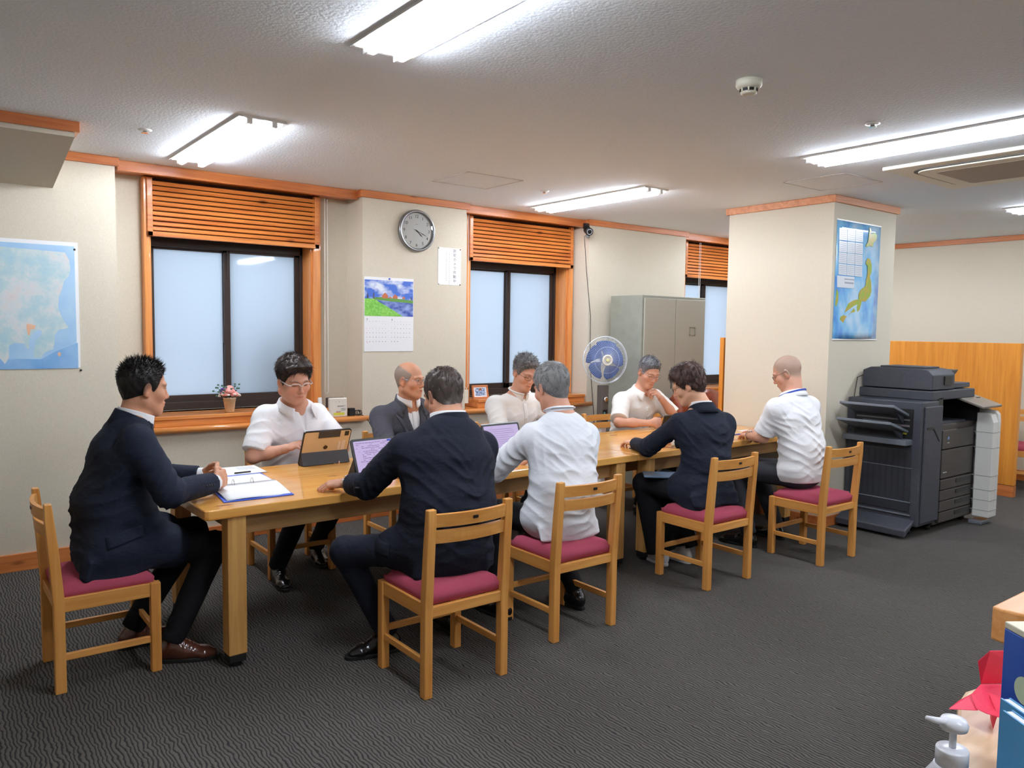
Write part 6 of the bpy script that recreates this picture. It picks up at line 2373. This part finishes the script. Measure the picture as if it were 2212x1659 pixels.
person(dict(label='person in white open-neck shirt and white glasses using the gold tablet', garment='open',
    J=dict(hip=(1.80, 4.50, .515), nb=(1.765, 4.375, 1.00), shR=(1.595, 4.400, .945), shL=(1.925, 4.440, .935), elR=(1.500, 4.33, .735), elL=(2.03, 4.31, .745),
           wrR=(1.655, 4.255, .775), wrL=(1.94, 4.20, .74), knR=(1.70, 4.10, .50), knL=(1.93, 4.13, .50), anR=(1.63, 4.31, .10), anL=(1.98, 4.58, .10), toeR=(1.60, 4.11, 0), toeL=(1.95, 4.38, 0)),
    head=dict(pos=(1.722, 4.285, 1.160), yaw=177, pitch=-17, roll=-3, sc=.99, fat=.010), bw=1.08, arm=1.02, skin=SK2,
    handR=dict(fwd=(.62, -.50, .30), pn=(.35, .10, -.9), curl=[(8, 12, 8), (35, 45, 25), (45, 50, 30), (50, 50, 30)], thumb=.6, spread=.03), handL=dict(fwd=(-.4, -.9, 0), pn=(0, 0, -1), curl=REST),
    shirt=M_shirtw, trousers=M_trou, shoes=M_bshoe, sleeve='short', vdepth=.14, belly=.03, amp=.0075, ph=1.3,
    face=dict(brow=.7), glasses=(M_gw, dict(rim='half', r=.0024)),
    hair=dict(top=.032, side=.012, front=.012, col=DBR, ltop=.050, lside=.014, lift=.22, bend=.6, whorl=.1, sweep=(.9, .45, 0), mess=.16, n=3600, wid=.0022, lump=.0035, hl=-.002, seed=4)))

person(dict(label='person in grey suit with bald crown and glasses looking towards the right', garment='suit',
    J=dict(hip=(2.60, 4.52, .515), nb=(2.535, 4.40, .985), shR=(2.350, 4.43, .900), shL=(2.710, 4.42, .900), elR=(2.315, 4.30, .735), elL=(2.79, 4.28, .745),
           wrR=(2.50, 4.14, .745), wrL=(2.63, 4.11, .745), knR=(2.48, 4.10, .5), knL=(2.70, 4.10, .5), anR=(2.45, 4.20, .1), anL=(2.72, 4.22, .1), toeR=(2.43, 4.00, 0), toeL=(2.72, 4.02, 0)),
    head=dict(pos=(2.512, 4.345, 1.135), yaw=152, pitch=-3, sc=.93), bw=.96, skin=SK1,
    handR=dict(fwd=(.8, -.5, 0), pn=(0, 0, -1), curl=REST), handL=dict(fwd=(-.7, -.6, .1), pn=(0, 0, -1), curl=REST),
    jacket=M_grey, shirt=M_shirtw, trousers=M_trou, vdepth=.34, ph=2.2, amp=.006, arm=1.04,
    face=dict(open=True, brow=.45, scalp=s2l((.36, .32, .30)), scalpw=.30, bald=.092), glasses=(M_gs, dict(rim='full', r=.0013)),
    hair=dict(top=.0012, side=.0020, col=s2l((.56, .49, .44)), ltop=.003, lside=.004, lift=.4, mess=.4, n=1000, wid=.0010, bald=.092, lump=.0, greyfrac=.3, seed=5)))

person(dict(label='person in white collarless shirt with wavy grey hair, head bowed before the second window', garment='band',
    J=dict(hip=(3.52, 4.54, .515), nb=(3.47, 4.455, .985), shR=(3.285, 4.475, .925), shL=(3.650, 4.465, .925), elR=(3.225, 4.33, .740), elL=(3.73, 4.31, .745),
           wrR=(3.40, 4.15, .745), wrL=(3.56, 4.13, .745), knR=(3.40, 4.12, .5), knL=(3.62, 4.12, .5), anR=(3.37, 4.22, .1), anL=(3.64, 4.22, .1), toeR=(3.35, 4.02, 0), toeL=(3.64, 4.02, 0)),
    head=dict(pos=(3.482, 4.385, 1.155), yaw=186, pitch=-22, roll=4, sc=.96), skin=SK2,
    handR=dict(fwd=(.7, -.6, 0), pn=(0, 0, -1), curl=REST), handL=dict(fwd=(-.5, -.8, 0), pn=(0, 0, -1), curl=REST),
    shirt=M_linen, trousers=M_trou, sleeve='34', vdepth=.05, ph=.9, amp=.0075,
    face=dict(brow=.5, browcol=(.08, .07, .07), scalp=GRY, scalpw=.5), glasses=(M_gb, dict(rim='full', r=.0013)),
    hair=dict(top=.020, side=.006, front=.006, col=s2l((.42, .41, .41)), col2=s2l((.50, .49, .49)), greyz=.03, greyfrac=.30, ltop=.040, lside=.011, lift=.55, bend=.7, whorl=.2, sweep=(.3, .7, 0), mess=.6, n=3400, wid=.0019, lump=.006, seed=6)))

person(dict(label='person in cream open-neck shirt with grey hair resting chin on fist', garment='open',
    J=dict(hip=(4.70, 4.55, .515), nb=(4.700, 4.395, .975), shR=(4.520, 4.43, .905), shL=(4.890, 4.42, .915), elR=(4.365, 4.31, .750), elL=(4.985, 4.27, .755),
           wrR=(4.565, 4.165, .748), wrL=(4.765, 4.235, .925), knR=(4.58, 4.14, .5), knL=(4.80, 4.14, .5), anR=(4.55, 4.24, .1), anL=(4.82, 4.24, .1), toeR=(4.53, 4.04, 0), toeL=(4.82, 4.04, 0)),
    head=dict(pos=(4.700, 4.320, 1.135), yaw=194, pitch=-24, roll=5, sc=.96), skin=SK2,
    handR=dict(fwd=(.88, -.36, .02), pn=(.36, .88, -.1), curl=(62, 78, 45), thumb=.9, spread=0), handL=dict(fwd=(-.62, .12, .62), pn=(-.25, .55, -.5), curl=(58, 70, 45), thumb=.8, spread=0),
    shirt=M_linen, trousers=M_trou, sleeve='short', vdepth=.13, ph=3.1, amp=.0075,
    face=dict(brow=.5, scalp=GRY, scalpw=.5), glasses=(M_gs, dict(rim='full', r=.0013)),
    hair=dict(top=.013, side=.004, front=.004, col=s2l((.37, .37, .39)), col2=s2l((.54, .53, .53)), greyz=.04, greyfrac=.22, ltop=.024, lside=.007, lift=.5, bend=.5, whorl=.3, sweep=(.2, .6, 0), mess=.4, n=3200, wid=.0016, lump=.004, seed=7)))

person(dict(label='heavily built person in navy suit, back to the camera, with wristwatch on the table edge', garment='suit',
    J=dict(hip=(1.800, 2.800, .525), nb=(1.860, 2.870, 1.035), shR=(2.050, 2.880, .935), shL=(1.660, 2.915, .950), elR=(2.165, 3.12, .770), elL=(1.575, 3.09, .770),
           wrR=(2.02, 3.345, .740), wrL=(1.590, 3.335, .740), knR=(2.00, 3.22, .50), knL=(1.485, 3.125, .485), anR=(2.03, 3.09, .10), anL=(1.665, 3.075, .10), toeR=(2.06, 3.29, 0), toeL=(1.485, 3.105, 0)),
    head=dict(pos=(1.888, 2.965, 1.168), yaw=-4, pitch=-20, sc=.97, fat=.008), bw=1.26, arm=1.04, cup=.056, slump=-.03, skin=SK3, pel=(.98, -.18, 0),
    handR=dict(fwd=(-.3, .95, 0), pn=(0, 0, -1), curl=REST), handL=dict(fwd=(-.80, .52, -.06), pn=(.06, .1, -1), curl=(30, 55, 35), thumb=.5),
    jacket=M_navy2, shirt=M_shirtw, trousers=M_navy2, waist=1.04, loose=.012, skirt=.14, hang=.09, floor=.385, btn='L', btn_dir=(-.4, -.9, .1), front=True, ph=4.0, amp=.007, watch='L', cut=.080, cuffs='R', watch_at=.034, drape=.12,
    face=dict(scalp=s2l((.2, .16, .14)), scalpw=.6),
    hair=dict(top=.008, side=.006, col=s2l((.27, .225, .205)), col2=s2l((.27, .23, .21)), greyfrac=.03, ltop=.016, lside=.009, lift=.45, bend=.4, whorl=.9, sweep=(0, .2, 0), mess=.30, n=3800, wid=.0015, lump=.002, seed=8),
    decals=[('pocket_flap', [(1.56, 2.86, .560), (1.585, 3.00, .580), (1.575, 3.00, .525), (1.55, 2.86, .505)], (.93, .30, 0))]))

person(dict(label='person in pale shirt with cropped grey hair seen from behind, at the silver-edged tablet', garment='band',
    J=dict(hip=(2.555, 2.915, .515), nb=(2.605, 2.965, 1.015), shR=(2.770, 2.970, .922), shL=(2.425, 2.995, .935), elR=(2.91, 3.17, .765), elL=(2.340, 3.180, .755),
           wrR=(2.80, 3.40, .738), wrL=(2.50, 3.40, .738), knR=(2.70, 3.32, .5), knL=(2.41, 3.32, .5), anR=(2.755, 3.01, .10), anL=(2.35, 3.12, .10), toeR=(2.765, 3.21, 0), toeL=(2.33, 3.32, 0)),
    head=dict(pos=(2.600, 3.055, 1.172), yaw=0, pitch=-20, sc=.97), bw=1.08, cup=.048, skin=SK2,
    handR=dict(fwd=(-.3, .9, 0), pn=(0, 0, -1), curl=REST), handL=dict(fwd=(.4, .9, 0), pn=(0, 0, -1), curl=REST),
    shirt=M_shirtb, trousers=M_trou, sleeve='34', vdepth=.05, ph=5.1, amp=.0085, skirt=.06, hang=.06, floor=.425, loose=.014, waist=1.06,
    face=dict(scalp=GRY, scalpw=.4),
    hair=dict(top=.014, side=.008, col=s2l((.52, .52, .52)), col2=s2l((.44, .43, .43)), greyz=.0, nape=.0, greyfrac=.4, ltop=.022, lside=.010, lift=.4, bend=.5, whorl=.9, sweep=(0, .3, 0), mess=.35, n=4200, wid=.0016, lump=.003, seed=9)))

person(dict(label='person in navy jacket with short dark hair and glasses, white shoes under the chair', garment='suit',
    J=dict(hip=(3.745, 2.955, .515), nb=(3.795, 3.030, .990), shR=(3.945, 2.990, .912), shL=(3.630, 3.080, .915), elR=(4.07, 3.18, .755), elL=(3.610, 3.310, .745),
           wrR=(3.98, 3.42, .738), wrL=(3.720, 3.525, .735), knR=(3.85, 3.37, .505), knL=(3.655, 3.38, .505), anR=(3.87, 3.22, .10), anL=(3.715, 3.27, .10), toeR=(3.89, 3.43, 0), toeL=(3.765, 3.47, 0)),
    head=dict(pos=(3.742, 3.115, 1.140), yaw=-30, pitch=-24, sc=.92), bw=.88, arm=.92, skin=SK4, pel=(.99, -.12, 0),
    handR=dict(fwd=(-.4, .9, 0), pn=(0, 0, -1), curl=REST, sc=.88), handL=dict(fwd=(.10, .98, .02), pn=(0, 0, -1), curl=(28, 35, 20), sc=.88),
    jacket=M_navy3, shirt=M_shirtw, trousers=M_trou, shoes=M_wshoe, soles=M_wshoe, flare=.046, skirt=.10, hang=.07, floor=.395, front=True, ph=6.0, amp=.006, drape=.10, waist=1.02,
    face=dict(brow=.4), glasses=(M_gb, dict(rim='full', r=.0013)),
    hair=dict(top=.030, side=.016, front=.006, col=s2l((.27, .19, .165)), ltop=.045, lside=.020, lift=.30, bend=.7, whorl=.7, sweep=(-.1, .7, 0), mess=.28, n=4200, wid=.0019, lump=.0045, hl=.0, seed=10)))

person(dict(label='person in white short-sleeved shirt with shaved head and blue lanyard, rightmost at the table', garment='polo',
    J=dict(hip=(4.705, 2.930, .525), nb=(4.705, 3.010, 1.030), shR=(4.890, 3.010, .965), shL=(4.520, 3.020, .965), elR=(4.96, 3.17, .775), elL=(4.515, 3.110, .765),
           wrR=(4.93, 3.41, .740), wrL=(4.665, 3.315, .740), knR=(4.82, 3.37, .5), knL=(4.555, 3.345, .5), anR=(4.86, 3.21, .1), anL=(4.52, 3.20, .1), toeR=(4.87, 3.42, 0), toeL=(4.49, 3.41, 0)),
    head=dict(pos=(4.725, 3.080, 1.195), yaw=-24, pitch=-26, sc=.95), bw=1.0, skin=SK2,
    handR=dict(fwd=(-.1, 1, 0), pn=(0, 0, -1), curl=REST), handL=dict(fwd=(.50, .86, -.02), pn=(0, 0, -1), curl=(22, 30, 20)),
    shirt=M_shirtw, trousers=mat('charcoal_trousers', rgb(40, 42, 50), .85), sleeve='short', vdepth=.06, ph=.2, amp=.008, hang=0, skirt=.03, floor=.485, watch='L', lanyard=True, loose=.014,
    face=dict(brow=.4, scalp=s2l((.64, .56, .50)), scalpw=.8), glasses=(M_gb, dict(rim='full', r=.0013))))
